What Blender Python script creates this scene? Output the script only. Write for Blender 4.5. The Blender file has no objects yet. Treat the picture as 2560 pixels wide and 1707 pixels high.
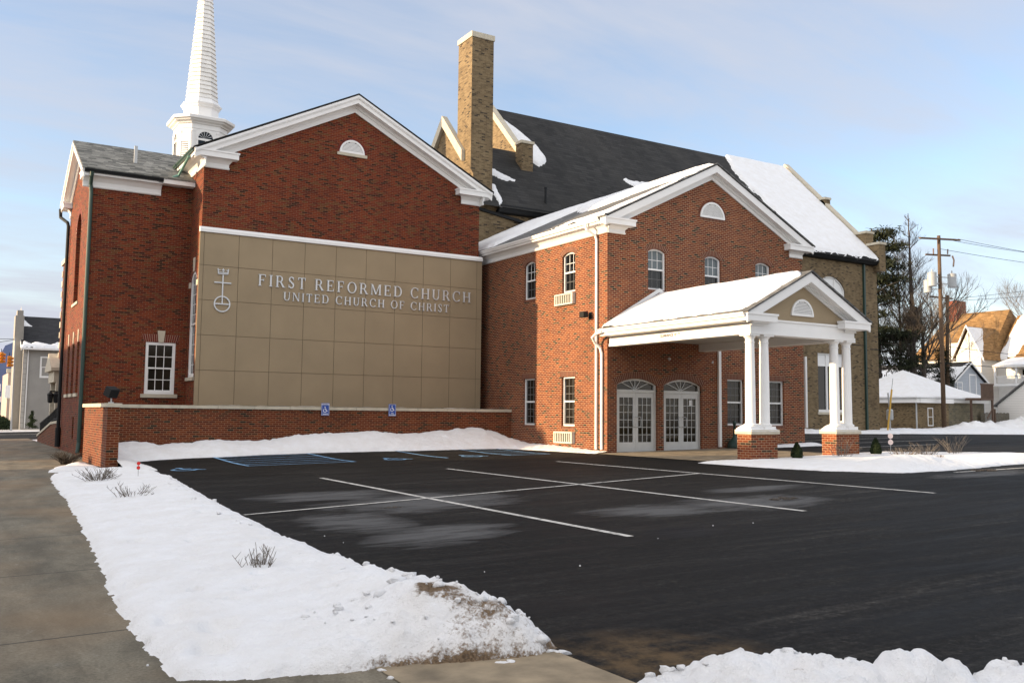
import bpy, bmesh, math, random
import numpy as np
from mathutils import Vector, Matrix
R = math.radians
random.seed(7)
scene = bpy.context.scene
col = scene.collection

# ------------------------------------------------------------------ camera
yaw, pitch, roll = 0.5485, 0.08396, 0.01023
fwd = Vector((math.sin(yaw)*math.cos(pitch), math.cos(yaw)*math.cos(pitch), math.sin(pitch)))
rt = Vector((math.cos(yaw), -math.sin(yaw), 0)); up = rt.cross(fwd)
rt2 = math.cos(roll)*rt + math.sin(roll)*up; up2 = -math.sin(roll)*rt + math.cos(roll)*up
cd = bpy.data.cameras.new('camera'); cam = bpy.data.objects.new('camera', cd); col.objects.link(cam)
M = Matrix((rt2, up2, -fwd)).transposed().to_4x4(); M.translation = Vector((0, 0, 1.6)); cam.matrix_world = M
cd.sensor_width = 36; cd.lens = 36*2320.955/2560; cd.shift_x = -1.5/2560; cd.shift_y = -12.8/2560
cd.clip_start = .05; cd.clip_end = 3000
scene.camera = cam
scene.render.resolution_x = 1024; scene.render.resolution_y = 682

# ------------------------------------------------------------------ light
SUN_AZ, SUN_EL = R(17), R(10.5)            # the sun stands low beyond the left houses, a little behind the front walls
sdir = Vector((-math.cos(SUN_AZ)*math.cos(SUN_EL), math.sin(SUN_AZ)*math.cos(SUN_EL), math.sin(SUN_EL)))
ld = bpy.data.lights.new('sun', 'SUN'); lo = bpy.data.objects.new('sun', ld); col.objects.link(lo)
ld.energy = 3.8; ld.angle = R(.6); ld.color = (1.0, .74, .45)
lo.rotation_euler = (-sdir).to_track_quat('-Z', 'Y').to_euler()
w = bpy.data.worlds.new("World"); scene.world = w; w.use_nodes = True
nt = w.node_tree; nt.nodes.clear()
def N(nt, t, **k):
    n = nt.nodes.new(t)
    for a, b in k.items(): setattr(n, a, b)
    return n
sky = N(nt, 'ShaderNodeTexSky', sky_type='NISHITA', sun_disc=False, sun_elevation=SUN_EL, sun_rotation=math.atan2(sdir.x, sdir.y),
        air_density=1.0, dust_density=.6, ozone_density=1.6, altitude=100)
bg = N(nt, 'ShaderNodeBackground'); wo = N(nt, 'ShaderNodeOutputWorld')
tc = N(nt, 'ShaderNodeTexCoord'); sep = N(nt, 'ShaderNodeSeparateXYZ'); nt.links.new(tc.outputs['Generated'], sep.inputs[0])
def mth(nt, op, a, b=None, c=None, clamp=False):
    n = N(nt, 'ShaderNodeMath', operation=op); n.use_clamp = clamp
    for i, v in enumerate((a, b, c)):
        if v is None: continue
        if isinstance(v, (int, float)): n.inputs[i].default_value = v
        else: nt.links.new(v, n.inputs[i])
    return n.outputs[0]
def ramp(nt, fac, stops, interp='LINEAR'):
    n = N(nt, 'ShaderNodeValToRGB'); n.color_ramp.interpolation = interp
    while len(n.color_ramp.elements) < len(stops): n.color_ramp.elements.new(.5)
    for e, (p, c) in zip(n.color_ramp.elements, stops):
        e.position = p; e.color = (c, c, c, 1) if isinstance(c, (int, float)) else (*c, 1)
    nt.links.new(fac, n.inputs[0]); return n.outputs[0]
def mixc(nt, fac, a, b, mode='MIX'):
    n = N(nt, 'ShaderNodeMix', data_type='RGBA', blend_type=mode)
    for s, v in ((0, fac), (6, a), (7, b)):
        if isinstance(v, (int, float)): n.inputs[s].default_value = v
        elif isinstance(v, tuple): n.inputs[s].default_value = (*v, 1)
        else: nt.links.new(v, n.inputs[s])
    return n.outputs[2]
def noise(nt, vec, scale, detail=4, rough=.55, dist=0.):
    n = N(nt, 'ShaderNodeTexNoise'); n.inputs['Scale'].default_value = scale; n.inputs['Detail'].default_value = detail
    n.inputs['Roughness'].default_value = rough; n.inputs['Distortion'].default_value = dist
    if vec is not None: nt.links.new(vec, n.inputs['Vector'])
    return n.outputs['Fac']
def mapping(nt, vec, scale=(1, 1, 1), rot=(0, 0, 0), loc=(0, 0, 0)):
    n = N(nt, 'ShaderNodeMapping'); n.inputs['Scale'].default_value = scale; n.inputs['Rotation'].default_value = rot; n.inputs['Location'].default_value = loc
    nt.links.new(vec, n.inputs['Vector']); return n.outputs[0]
zz = mth(nt, 'ADD', mth(nt, 'MAXIMUM', sep.outputs[2], 0), .12)
cmb = N(nt, 'ShaderNodeCombineXYZ')
nt.links.new(mth(nt, 'DIVIDE', sep.outputs[0], zz), cmb.inputs[0]); nt.links.new(mth(nt, 'DIVIDE', sep.outputs[1], zz), cmb.inputs[1])
c1 = noise(nt, mapping(nt, cmb.outputs[0], (.5, .85, 1), (0, 0, R(-38)), (3.1, 1.2, 0)), .8, 6, .55, .5)
c2 = noise(nt, mapping(nt, cmb.outputs[0], (.5, 1.6, 1), (0, 0, R(-30)), (.4, 5.2, 0)), 2.2, 7, .6, .4)
wisp = mth(nt, 'ADD', mth(nt, 'MULTIPLY', c1, .58), mth(nt, 'MULTIPLY', c2, .42))
band = ramp(nt, sep.outputs[2], [(.0, .95), (.10, .85), (.18, .55), (.26, .22), (.35, .40), (.46, .70), (1., .8)])
cover = mth(nt, 'ADD', band, mth(nt, 'MULTIPLY', mth(nt, 'SUBTRACT', wisp, .5), 3.3), clamp=True)
# cloud glow towards the sun; fill brightness added overhead and behind the camera
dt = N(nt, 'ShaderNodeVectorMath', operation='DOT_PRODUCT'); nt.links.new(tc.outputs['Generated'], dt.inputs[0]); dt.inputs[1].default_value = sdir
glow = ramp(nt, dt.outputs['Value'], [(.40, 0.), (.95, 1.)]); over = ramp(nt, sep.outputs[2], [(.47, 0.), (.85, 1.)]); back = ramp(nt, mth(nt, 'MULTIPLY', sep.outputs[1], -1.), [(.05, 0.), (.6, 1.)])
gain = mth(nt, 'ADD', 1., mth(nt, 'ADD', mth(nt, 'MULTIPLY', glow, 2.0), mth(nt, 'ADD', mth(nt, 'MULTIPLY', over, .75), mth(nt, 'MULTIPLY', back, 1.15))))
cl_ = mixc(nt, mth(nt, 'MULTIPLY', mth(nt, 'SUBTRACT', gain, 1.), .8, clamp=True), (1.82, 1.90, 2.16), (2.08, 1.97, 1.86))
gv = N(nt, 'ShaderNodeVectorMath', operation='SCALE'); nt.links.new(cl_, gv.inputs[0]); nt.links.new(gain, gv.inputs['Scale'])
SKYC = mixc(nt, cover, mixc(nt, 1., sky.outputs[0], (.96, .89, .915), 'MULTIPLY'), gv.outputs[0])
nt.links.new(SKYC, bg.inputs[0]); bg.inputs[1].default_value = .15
nt.links.new(bg.outputs[0], wo.inputs[0])
scene.view_settings.view_transform = 'Standard'; scene.view_settings.look = 'None'
scene.view_settings.exposure = 1.28; scene.view_settings.gamma = 1
scene.cycles.max_bounces = 6

# ------------------------------------------------------------------ materials
def newmat(name):
    m = bpy.data.materials.new(name); m.use_nodes = True; t = m.node_tree
    return m, t, t.nodes['Principled BSDF']
def bump(t, b, h, strength=.3, dist=.02):
    n = N(t, 'ShaderNodeBump'); n.inputs['Strength'].default_value = strength; n.inputs['Distance'].default_value = dist
    t.links.new(h, n.inputs['Height']); t.links.new(n.outputs[0], b.inputs['Normal'])
def plain(name, c, rough=.5, var=.06, scale=3., metal=0., spec=.5, bmp=0.):
    m, t, b = newmat(name); co = N(t, 'ShaderNodeTexCoord')
    f = noise(t, co.outputs['Object'], scale, 5)
    lo_, hi_ = tuple(x*(1-var) for x in c), tuple(min(1, x*(1+var)) for x in c)
    t.links.new(ramp(t, f, [(.3, lo_), (.7, hi_)]), b.inputs['Base Color'])
    b.inputs['Roughness'].default_value = rough; b.inputs['Metallic'].default_value = metal; b.inputs['Specular IOR Level'].default_value = spec
    if bmp: bump(t, b, noise(t, co.outputs['Object'], scale*12, 4), bmp, .01)
    return m
def brick(name, stops, mortar, W=.203, H=.0677, m=.0095, stain=None, rough=.85):
    mat, t, b = newmat(name); uvn = N(t, 'ShaderNodeUVMap'); s = N(t, 'ShaderNodeSeparateXYZ'); t.links.new(uvn.outputs[0], s.inputs[0])
    row = mth(t, 'FLOOR', mth(t, 'DIVIDE', s.outputs[1], H)); odd = mth(t, 'MULTIPLY', mth(t, 'MODULO', mth(t, 'ABSOLUTE', row), 2.), .5)
    uu = mth(t, 'ADD', mth(t, 'DIVIDE', s.outputs[0], W), odd); cl = mth(t, 'FLOOR', uu)
    fx = mth(t, 'MULTIPLY', mth(t, 'FRACT', uu), W); fy = mth(t, 'MULTIPLY', mth(t, 'FRACT', mth(t, 'DIVIDE', s.outputs[1], H)), H)
    isb = mth(t, 'MULTIPLY', mth(t, 'GREATER_THAN', fx, m), mth(t, 'GREATER_THAN', fy, m))
    cc = N(t, 'ShaderNodeCombineXYZ'); t.links.new(cl, cc.inputs[0]); t.links.new(row, cc.inputs[1])
    wn = N(t, 'ShaderNodeTexWhiteNoise', noise_dimensions='2D'); t.links.new(cc.outputs[0], wn.inputs['Vector'])
    base = ramp(t, wn.outputs['Value'], stops, 'CONSTANT')
    co = N(t, 'ShaderNodeTexCoord')
    base = mixc(t, .5, base, ramp(t, noise(t, co.outputs['Object'], 28, 3), [(.3, .55), (.7, 1.)]), 'MULTIPLY')
    c = mixc(t, isb, mortar, base)
    big = ramp(t, noise(t, mapping(t, co.outputs['Object'], (1, 1, .45)), .6, 6, .65), [(.34, .82), (.5, .97), (.66, 1.07)])
    c = mixc(t, 1., c, big, 'MULTIPLY')
    if stain:
        st = ramp(t, noise(t, mapping(t, co.outputs['Object'], (1, 1, .35)), 1.1, 6, .7), [(.54, 0.), (.72, .7)])
        c = mixc(t, st, c, stain)
    t.links.new(c, b.inputs['Base Color']); b.inputs['Roughness'].default_value = rough; b.inputs['Specular IOR Level'].default_value = .25
    bump(t, b, isb, .5, .008)
    return mat
RED = brick('annex_brick', [(0, (.160, .026, .008)), (.3, (.205, .040, .010)), (.55, (.125, .018, .007)), (.78, (.235, .056, .015)), (.90, (.014, .012, .009)), (.96, (.05, .022, .011))], (.375, .265, .165), m=.0150)
OLD = brick('hall_brick', [(0, (.155, .022, .007)), (.3, (.188, .032, .008)), (.58, (.102, .0145, .006)), (.76, (.14, .049, .015)), (.9, (.040, .012, .005))], (.195, .106, .060), m=.0120)
LOWB = brick('low_wall_brick', [(0, (.135, .025, .007)), (.35, (.165, .036, .009)), (.62, (.095, .017, .006)), (.86, (.02, .018, .011)), (.92, (.075, .025, .009))], (.27, .155, .085), m=.0125)
PIERB = brick('pier_brick', [(0, (.18, .034, .010)), (.35, (.22, .050, .014)), (.68, (.135, .025, .010)), (.88, (.05, .032, .018))], (.40, .27, .165), m=.0125)
TAN = brick('tan_brick', [(0, (.205, .145, .078)), (.3, (.24, .175, .096)), (.6, (.17, .122, .066)), (.84, (.135, .096, .053)), (.93, (.055, .042, .029))], (.235, .18, .115), W=.21, H=.07, m=.009, stain=(.09, .064, .035))
def voussoir(name, stops):
    m, t, b = newmat(name); uvn = N(t, 'ShaderNodeUVMap')
    wn = N(t, 'ShaderNodeTexWhiteNoise', noise_dimensions='2D'); t.links.new(uvn.outputs[0], wn.inputs['Vector'])
    t.links.new(ramp(t, wn.outputs['Value'], stops, 'CONSTANT'), b.inputs['Base Color']); b.inputs['Roughness'].default_value = .85
    return m
VRED = voussoir('arch_brick', [(0, (.13, .036, .015)), (.4, (.10, .027, .013)), (.75, (.155, .045, .018))])
VOLD = voussoir('hall_arch_brick', [(0, (.135, .016, .008)), (.4, (.10, .012, .007)), (.75, (.16, .024, .01))])
MORT = plain('mortar', (.42, .31, .22), .9)
WHITE = plain('white_paint', (.80, .79, .77), .45, .03, 1.5)
DOORP = plain('grey_white_door_paint', (.56, .56, .54), .45, .05)
ACP = plain('cream_grille', (.55, .53, .46), .5)
GRILLE = plain('grey_sash', (.13, .13, .13), .5)
VINYL = plain('white_window_frame', (.78, .78, .77), .4, .02)
STONE = plain('cut_stone', (.50, .45, .35), .8, .12, 4, bmp=.1)
STUCCO = plain('tan_stucco', (.315, .243, .152), .9, .07, .8, bmp=.12)
JOINT = plain('stucco_joint', (.19, .145, .09), .9)
BLACKM = plain('black_metal', (.016, .017, .018), .6, spec=.18)
GREENM = plain('dark_green_metal', (.02, .05, .04), .5)
COPPER = plain('green_copper', (.13, .26, .22), .6, .2, 4)
GREYM = plain('grey_metal', (.45, .46, .46), .45, .06, 3, .3)
SILVER = plain('brushed_lettering', (.62, .63, .64), .4, .04, 3, .25)
CONC = plain('light_concrete', (.235, .185, .12), .9, .4, 3.2, bmp=.35)
def shingle(name, a, b_, sc=1., wear=None):
    m, t, b = newmat(name); uvn = N(t, 'ShaderNodeUVMap'); s = N(t, 'ShaderNodeSeparateXYZ'); t.links.new(uvn.outputs[0], s.inputs[0])
    H, W = .15*sc, .28*sc
    row = mth(t, 'FLOOR', mth(t, 'DIVIDE', s.outputs[1], H)); wr = N(t, 'ShaderNodeTexWhiteNoise', noise_dimensions='1D'); t.links.new(row, wr.inputs['W'])
    cl = mth(t, 'FLOOR', mth(t, 'ADD', mth(t, 'DIVIDE', s.outputs[0], W), mth(t, 'MULTIPLY', wr.outputs['Value'], 7.)))
    cc = N(t, 'ShaderNodeCombineXYZ'); t.links.new(cl, cc.inputs[0]); t.links.new(row, cc.inputs[1])
    wn = N(t, 'ShaderNodeTexWhiteNoise', noise_dimensions='2D'); t.links.new(cc.outputs[0], wn.inputs['Vector'])
    c = ramp(t, wn.outputs['Value'], [(0, a), (1, b_)])
    fy = mth(t, 'FRACT', mth(t, 'DIVIDE', s.outputs[1], H)); edge = mth(t, 'GREATER_THAN', fy, .14)
    c = mixc(t, edge, tuple(x*.45 for x in a), c)
    co = N(t, 'ShaderNodeTexCoord')
    c = mixc(t, 1., c, ramp(t, noise(t, mapping(t, co.outputs['Object'], (1, .25, .25)), .5, 6, .65), [(.3, .6), (.7, 1.15)]), 'MULTIPLY')
    if wear: c = mixc(t, ramp(t, noise(t, mapping(t, uvn.outputs[0], (1., .12, 1)), .45, 5, .6), [(.45, 0.), (.75, .6)]), c, wear)
    t.links.new(c, b.inputs['Base Color']); b.inputs['Roughness'].default_value = .8; b.inputs['Specular IOR Level'].default_value = .3
    bump(t, b, fy, .5, .012); return m
SLATE = shingle('grey_slate', (.10, .10, .09), (.33, .32, .285), .95)
DARKR = shingle('dark_asphalt_shingle', (.013, .013, .0125), (.032, .031, .03), 1.7, (.045, .042, .037))
GREYR = shingle('grey_asphalt_shingle', (.10, .10, .10), (.20, .20, .195), 1.)
BROWNR = shingle('brown_shingle', (.20, .11, .04), (.36, .21, .085), 1.4)
BLKR = shingle('black_shingle', (.018, .018, .02), (.035, .035, .038), 2.)
def glass(name, c=(.012, .016, .02), rough=.04, spec=.6):
    m, t, b = newmat(name); co = N(t, 'ShaderNodeTexCoord')
    t.links.new(ramp(t, noise(t, co.outputs['Object'], 1.3, 3), [(.3, tuple(x*.7 for x in c)), (.7, c)]), b.inputs['Base Color'])
    b.inputs['Roughness'].default_value = rough; b.inputs['Specular IOR Level'].default_value = spec
    bump(t, b, noise(t, co.outputs['Object'], .9, 2), .08, .02)
    return m
GLASS = glass('dark_glass', (.008, .010, .012), .04, .35); GLASSUP = glass('grey_blue_glass', (.115, .14, .15), .15, .4); GLASSDR = glass('door_glass', (.022, .016, .006), .03, .3)  # upper panes get a lighter grey-blue base than the other glass
CURT = glass('glass_before_curtain', (.018, .016, .013), .06, .3)
def snowmat():
    m, t, b = newmat('snow'); co = N(t, 'ShaderNodeTexCoord'); at = N(t, 'ShaderNodeAttribute'); at.attribute_name = 'dirt'
    v = co.outputs['Object']
    n1 = noise(t, v, 16, 6, .65); n2 = noise(t, v, 55, 4, .6)
    dm = mth(t, 'ADD', mth(t, 'MULTIPLY', n1, .55), mth(t, 'MULTIPLY', n2, .45))
    k = mth(t, 'MULTIPLY', mth(t, 'SUBTRACT', mth(t, 'ADD', at.outputs['Fac'], dm), .93), 6., clamp=True)
    dirtc = ramp(t, n2, [(.3, (.055, .034, .018)), (.7, (.24, .165, .10))])
    dust = ramp(t, noise(t, v, 2.2, 6, .65), [(.35, (.76, .755, .75)), (.7, (.83, .84, .86))])
    dust = mixc(t, mth(t, 'MULTIPLY', at.outputs['Fac'], .35, clamp=True), dust, (.62, .54, .45))
    t.links.new(mixc(t, k, dust, dirtc), b.inputs['Base Color'])
    b.inputs['Roughness'].default_value = .65; b.inputs['Specular IOR Level'].default_value = .25
    bump(t, b, mth(t, 'ADD', noise(t, v, 9, 7, .68), mth(t, 'MULTIPLY', n2, .3)), .7, .06)
    return m
SNOW = snowmat()
def asphalt():
    m, t, b = newmat('asphalt'); co = N(t, 'ShaderNodeTexCoord'); v = co.outputs['Object']
    fine = noise(t, v, 38, 6, .8); med = noise(t, mapping(t, v, (.30, 1.5, 1), (0, 0, R(28))), 1.0, 9, .74, .5); scuff = noise(t, mapping(t, v, (.16, 2.6, 1), (0, 0, R(50)), (3, 7, 0)), 1.3, 8, .7, .8); big = noise(t, v, .16, 4)
    c = ramp(t, fine, [(.25, (.0035, .0033, .003)), (.55, (.0105, .0098, .0088)), (.8, (.046, .042, .036))])
    c = mixc(t, 1., c, ramp(t, med, [(.38, .55), (.5, .95), (.62, 1.9)]), 'MULTIPLY')
    c = mixc(t, 1., c, ramp(t, scuff, [(.40, .72), (.51, .95), (.60, 1.7), (.72, 2.8)]), 'MULTIPLY')
    c = mixc(t, 1., c, ramp(t, big, [(.38, .7), (.62, 1.2)]), 'MULTIPLY')
    c = mixc(t, 1., c, ramp(t, noise(t, v, 13, 6, .75), [(.40, .6), (.52, .95), (.66, 2.0)]), 'MULTIPLY')
    # dried salt films where ploughed snow melted: patches with shapes of their own
    sep_ = N(t, 'ShaderNodeSeparateXYZ'); t.links.new(v, sep_.inputs[0])
    def blob(cx, cy, rx, ry, rot=0.):
        dx = mth(t, 'SUBTRACT', sep_.outputs[0], cx); dy = mth(t, 'SUBTRACT', sep_.outputs[1], cy)
        ca, sa = math.cos(rot), math.sin(rot)
        a = mth(t, 'DIVIDE', mth(t, 'ADD', mth(t, 'MULTIPLY', dx, ca), mth(t, 'MULTIPLY', dy, sa)), rx)
        q = mth(t, 'DIVIDE', mth(t, 'SUBTRACT', mth(t, 'MULTIPLY', dy, ca), mth(t, 'MULTIPLY', dx, sa)), ry)
        d2 = mth(t, 'ADD', mth(t, 'MULTIPLY', a, a), mth(t, 'MULTIPLY', q, q))
        return mth(t, 'SUBTRACT', 1., d2, clamp=True)
    salt = None
    for bl in [(11.6, 11.3, 2.0, 1.15, .1), (9.6, 11.3, 1.5, .9, -.2), (7.1, 14.6, 2.2, 1.8, .2), (6.2, 16.6, 1.8, 1.1, 0), (5.6, 10.8, 1.5, .9, .5), (20.5, 12.6, 2.2, .7, 0.), (13.6, 13.0, 1.6, .6, 0), (5.1, 12.6, .9, 1.5, 0)]:
        q = blob(*bl); salt = q if salt is None else mth(t, 'MAXIMUM', salt, q)
    sn = noise(t, mapping(t, v, (.5, 1.6, 1), (0, 0, R(20))), 1.7, 7, .7, .6)
    sf = mth(t, 'MULTIPLY', ramp(t, mth(t, 'ADD', mth(t, 'MULTIPLY', salt, .75), mth(t, 'MULTIPLY', mth(t, 'SUBTRACT', sn, .5), 2.2)), [(.12, 0.), (.75, 1.)]), mth(t, 'MULTIPLY', ramp(t, salt, [(.0, 0.), (.25, 1.)]), .36))
    c = mixc(t, sf, c, (.23, .23, .232))
    sand = mth(t, 'MULTIPLY', blob(4.0, 4.7, .95, 1.0, .4), ramp(t, noise(t, v, 3.5, 7, .75), [(.4, 0.), (.62, 1.)]))
    c = mixc(t, mth(t, 'MULTIPLY', sand, .75), c, (.13, .085, .042))
    wet = mth(t, 'MULTIPLY', blob(8.25, 9.2, .62, .55, .2), 1.6, clamp=True)
    c = mixc(t, wet, c, (.006, .006, .007))
    t.links.new(c, b.inputs['Base Color']); b.inputs['Specular IOR Level'].default_value = .12
    t.links.new(ramp(t, med, [(.3, .62), (.7, .9)]), b.inputs['Roughness'])
    bump(t, b, fine, .5, .006); return m
ASPH = asphalt()
def walkmat():
    m, t, b = newmat('sidewalk_concrete'); co = N(t, 'ShaderNodeTexCoord'); v = co.outputs['Object']
    s = N(t, 'ShaderNodeSeparateXYZ'); t.links.new(v, s.inputs[0])
    c = ramp(t, noise(t, v, 45, 5, .7), [(.3, (.095, .083, .060)), (.7, (.185, .165, .125))])
    c = mixc(t, 1., c, ramp(t, noise(t, mapping(t, v, (1.6, .6, 1)), 1.0, 7, .68, .3), [(.36, .68), (.5, 1.), (.64, 1.4)]), 'MULTIPLY')
    c = mixc(t, ramp(t, noise(t, mapping(t, v, (1.5, .7, 1)), 2.6, 8, .72, .5), [(.60, 0.), (.72, .4)]), c, (.34, .33, .30))
    rust = mth(t, 'MULTIPLY', ramp(t, noise(t, v, .35, 4), [(.45, 0.), (.65, 1.)]), .55)
    c = mixc(t, rust, c, (.22, .15, .085))
    fy = mth(t, 'ABSOLUTE', mth(t, 'SUBTRACT', mth(t, 'FRACT', mth(t, 'DIVIDE', mth(t, 'SUBTRACT', s.outputs[1], 7.5), 2.95)), .5))
    jn = mth(t, 'GREATER_THAN', fy, .4945)
    c = mixc(t, mth(t, 'MULTIPLY', jn, .8), c, (.05, .042, .034))
    t.links.new(c, b.inputs['Base Color']); b.inputs['Roughness'].default_value = .85; b.inputs['Specular IOR Level'].default_value = .25
    bump(t, b, noise(t, v, 90, 4, .7), .35, .004); return m
WALK = walkmat()
def groundmat():
    m, t, b = newmat('frozen_ground'); co = N(t, 'ShaderNodeTexCoord'); v = co.outputs['Object']
    c = ramp(t, noise(t, v, .05, 6, .6), [(.42, (.16, .13, .085)), (.52, (.72, .73, .76))])
    t.links.new(c, b.inputs['Base Color']); b.inputs['Roughness'].default_value = .9
    bump(t, b, noise(t, v, 3, 5), .5, .05); return m
GROUND = groundmat()
def linepaint(name, c):
    m, t, b = newmat(name); co = N(t, 'ShaderNodeTexCoord'); v = co.outputs['Object']
    wear = ramp(t, noise(t, v, 7, 8, .75), [(.50, 0.), (.64, .75)])
    t.links.new(mixc(t, wear, ramp(t, noise(t, v, 1.2, 4), [(.3, tuple(x*.8 for x in c)), (.7, c)]), (.06, .058, .054)), b.inputs['Base Color']); b.inputs['Roughness'].default_value = .8; b.inputs['Specular IOR Level'].default_value = .15
    return m
PAINTW = linepaint('white_line_paint', (.60, .58, .54)); PAINTB = linepaint('blue_line_paint', (.22, .42, .66))
def barkmat(name, a, b_):
    m, t, b = newmat(name); co = N(t, 'ShaderNodeTexCoord')
    t.links.new(ramp(t, noise(t, mapping(t, co.outputs['Object'], (6, 6, 1)), 3, 6, .7), [(.3, a), (.7, b_)]), b.inputs['Base Color']); b.inputs['Roughness'].default_value = .95
    return m
BARK = barkmat('dark_bark', (.03, .024, .02), (.085, .07, .055)); TWIG = barkmat('grey_twig', (.10, .085, .07), (.20, .17, .14)); POLEW = barkmat('weathered_pole_wood', (.06, .036, .021), (.14, .088, .052))
def leafmat(name, a, b_):
    m, t, b = newmat(name); co = N(t, 'ShaderNodeTexCoord'); oi = N(t, 'ShaderNodeNewGeometry')
    c = ramp(t, oi.outputs['Random Per Island'], [(0, a), (1, b_)])
    t.links.new(c, b.inputs['Base Color']); b.inputs['Roughness'].default_value = .8; b.inputs['Specular IOR Level'].default_value = .2
    return m
NEEDLE = leafmat('conifer_foliage', (.008, .013, .007), (.040, .046, .022)); SHRUBM = leafmat('dark_shrub_foliage', (.012, .022, .010), (.035, .05, .02)); DRYM = leafmat('dry_brown_twigs', (.08, .05, .03), (.2, .13, .07))
def siding(name, c):
    m, t, b = newmat(name); uvn = N(t, 'ShaderNodeUVMap'); s = N(t, 'ShaderNodeSeparateXYZ'); t.links.new(uvn.outputs[0], s.inputs[0])
    f = mth(t, 'FRACT', mth(t, 'DIVIDE', s.outputs[1], .16)); e = mth(t, 'GREATER_THAN', f, .12)
    t.links.new(mixc(t, e, tuple(x*.55 for x in c), c), b.inputs['Base Color']); b.inputs['Roughness'].default_value = .6; bump(t, b, f, .5, .02); return m
SIDEW = siding('white_siding', (.72, .70, .66)); SIDEG = siding('grey_siding', (.42, .45, .49))
GREYST = plain('grey_stucco', (.30, .29, .27), .9, .08, 1, bmp=.1); BLUEP = plain('blue_paint', (.12, .16, .29), .8); PINKP = plain('pale_peach_paint', (.40, .31, .26), .8)
REDR = plain('red_reflector', (.65, .02, .015), .25); ORANGE = plain('orange_signal_paint', (.75, .27, .02), .5); SIGNB = plain('blue_sign', (.02, .07, .33), .45); YELLOW = plain('yellow_guard', (.62, .36, .05), .6)
LWHITE = plain('sign_white', (.82, .82, .82), .5); BRNW = plain('brown_deck_wood', (.10, .06, .04), .8, .2); FENCEW = plain('weathered_fence_wood', (.13, .115, .085), .9, .25, 6); BLOCK = brick('concrete_block', [(0, (.17, .15, .10)), (.4, (.21, .18, .12)), (.75, (.14, .125, .09))], (.25, .22, .16), W=.4, H=.2, m=.014)
RBRICK = brick('chimney_brick', [(0, (.20, .045, .025)), (.5, (.26, .065, .035))], (.25, .15, .1), W=.25, H=.08)

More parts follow.
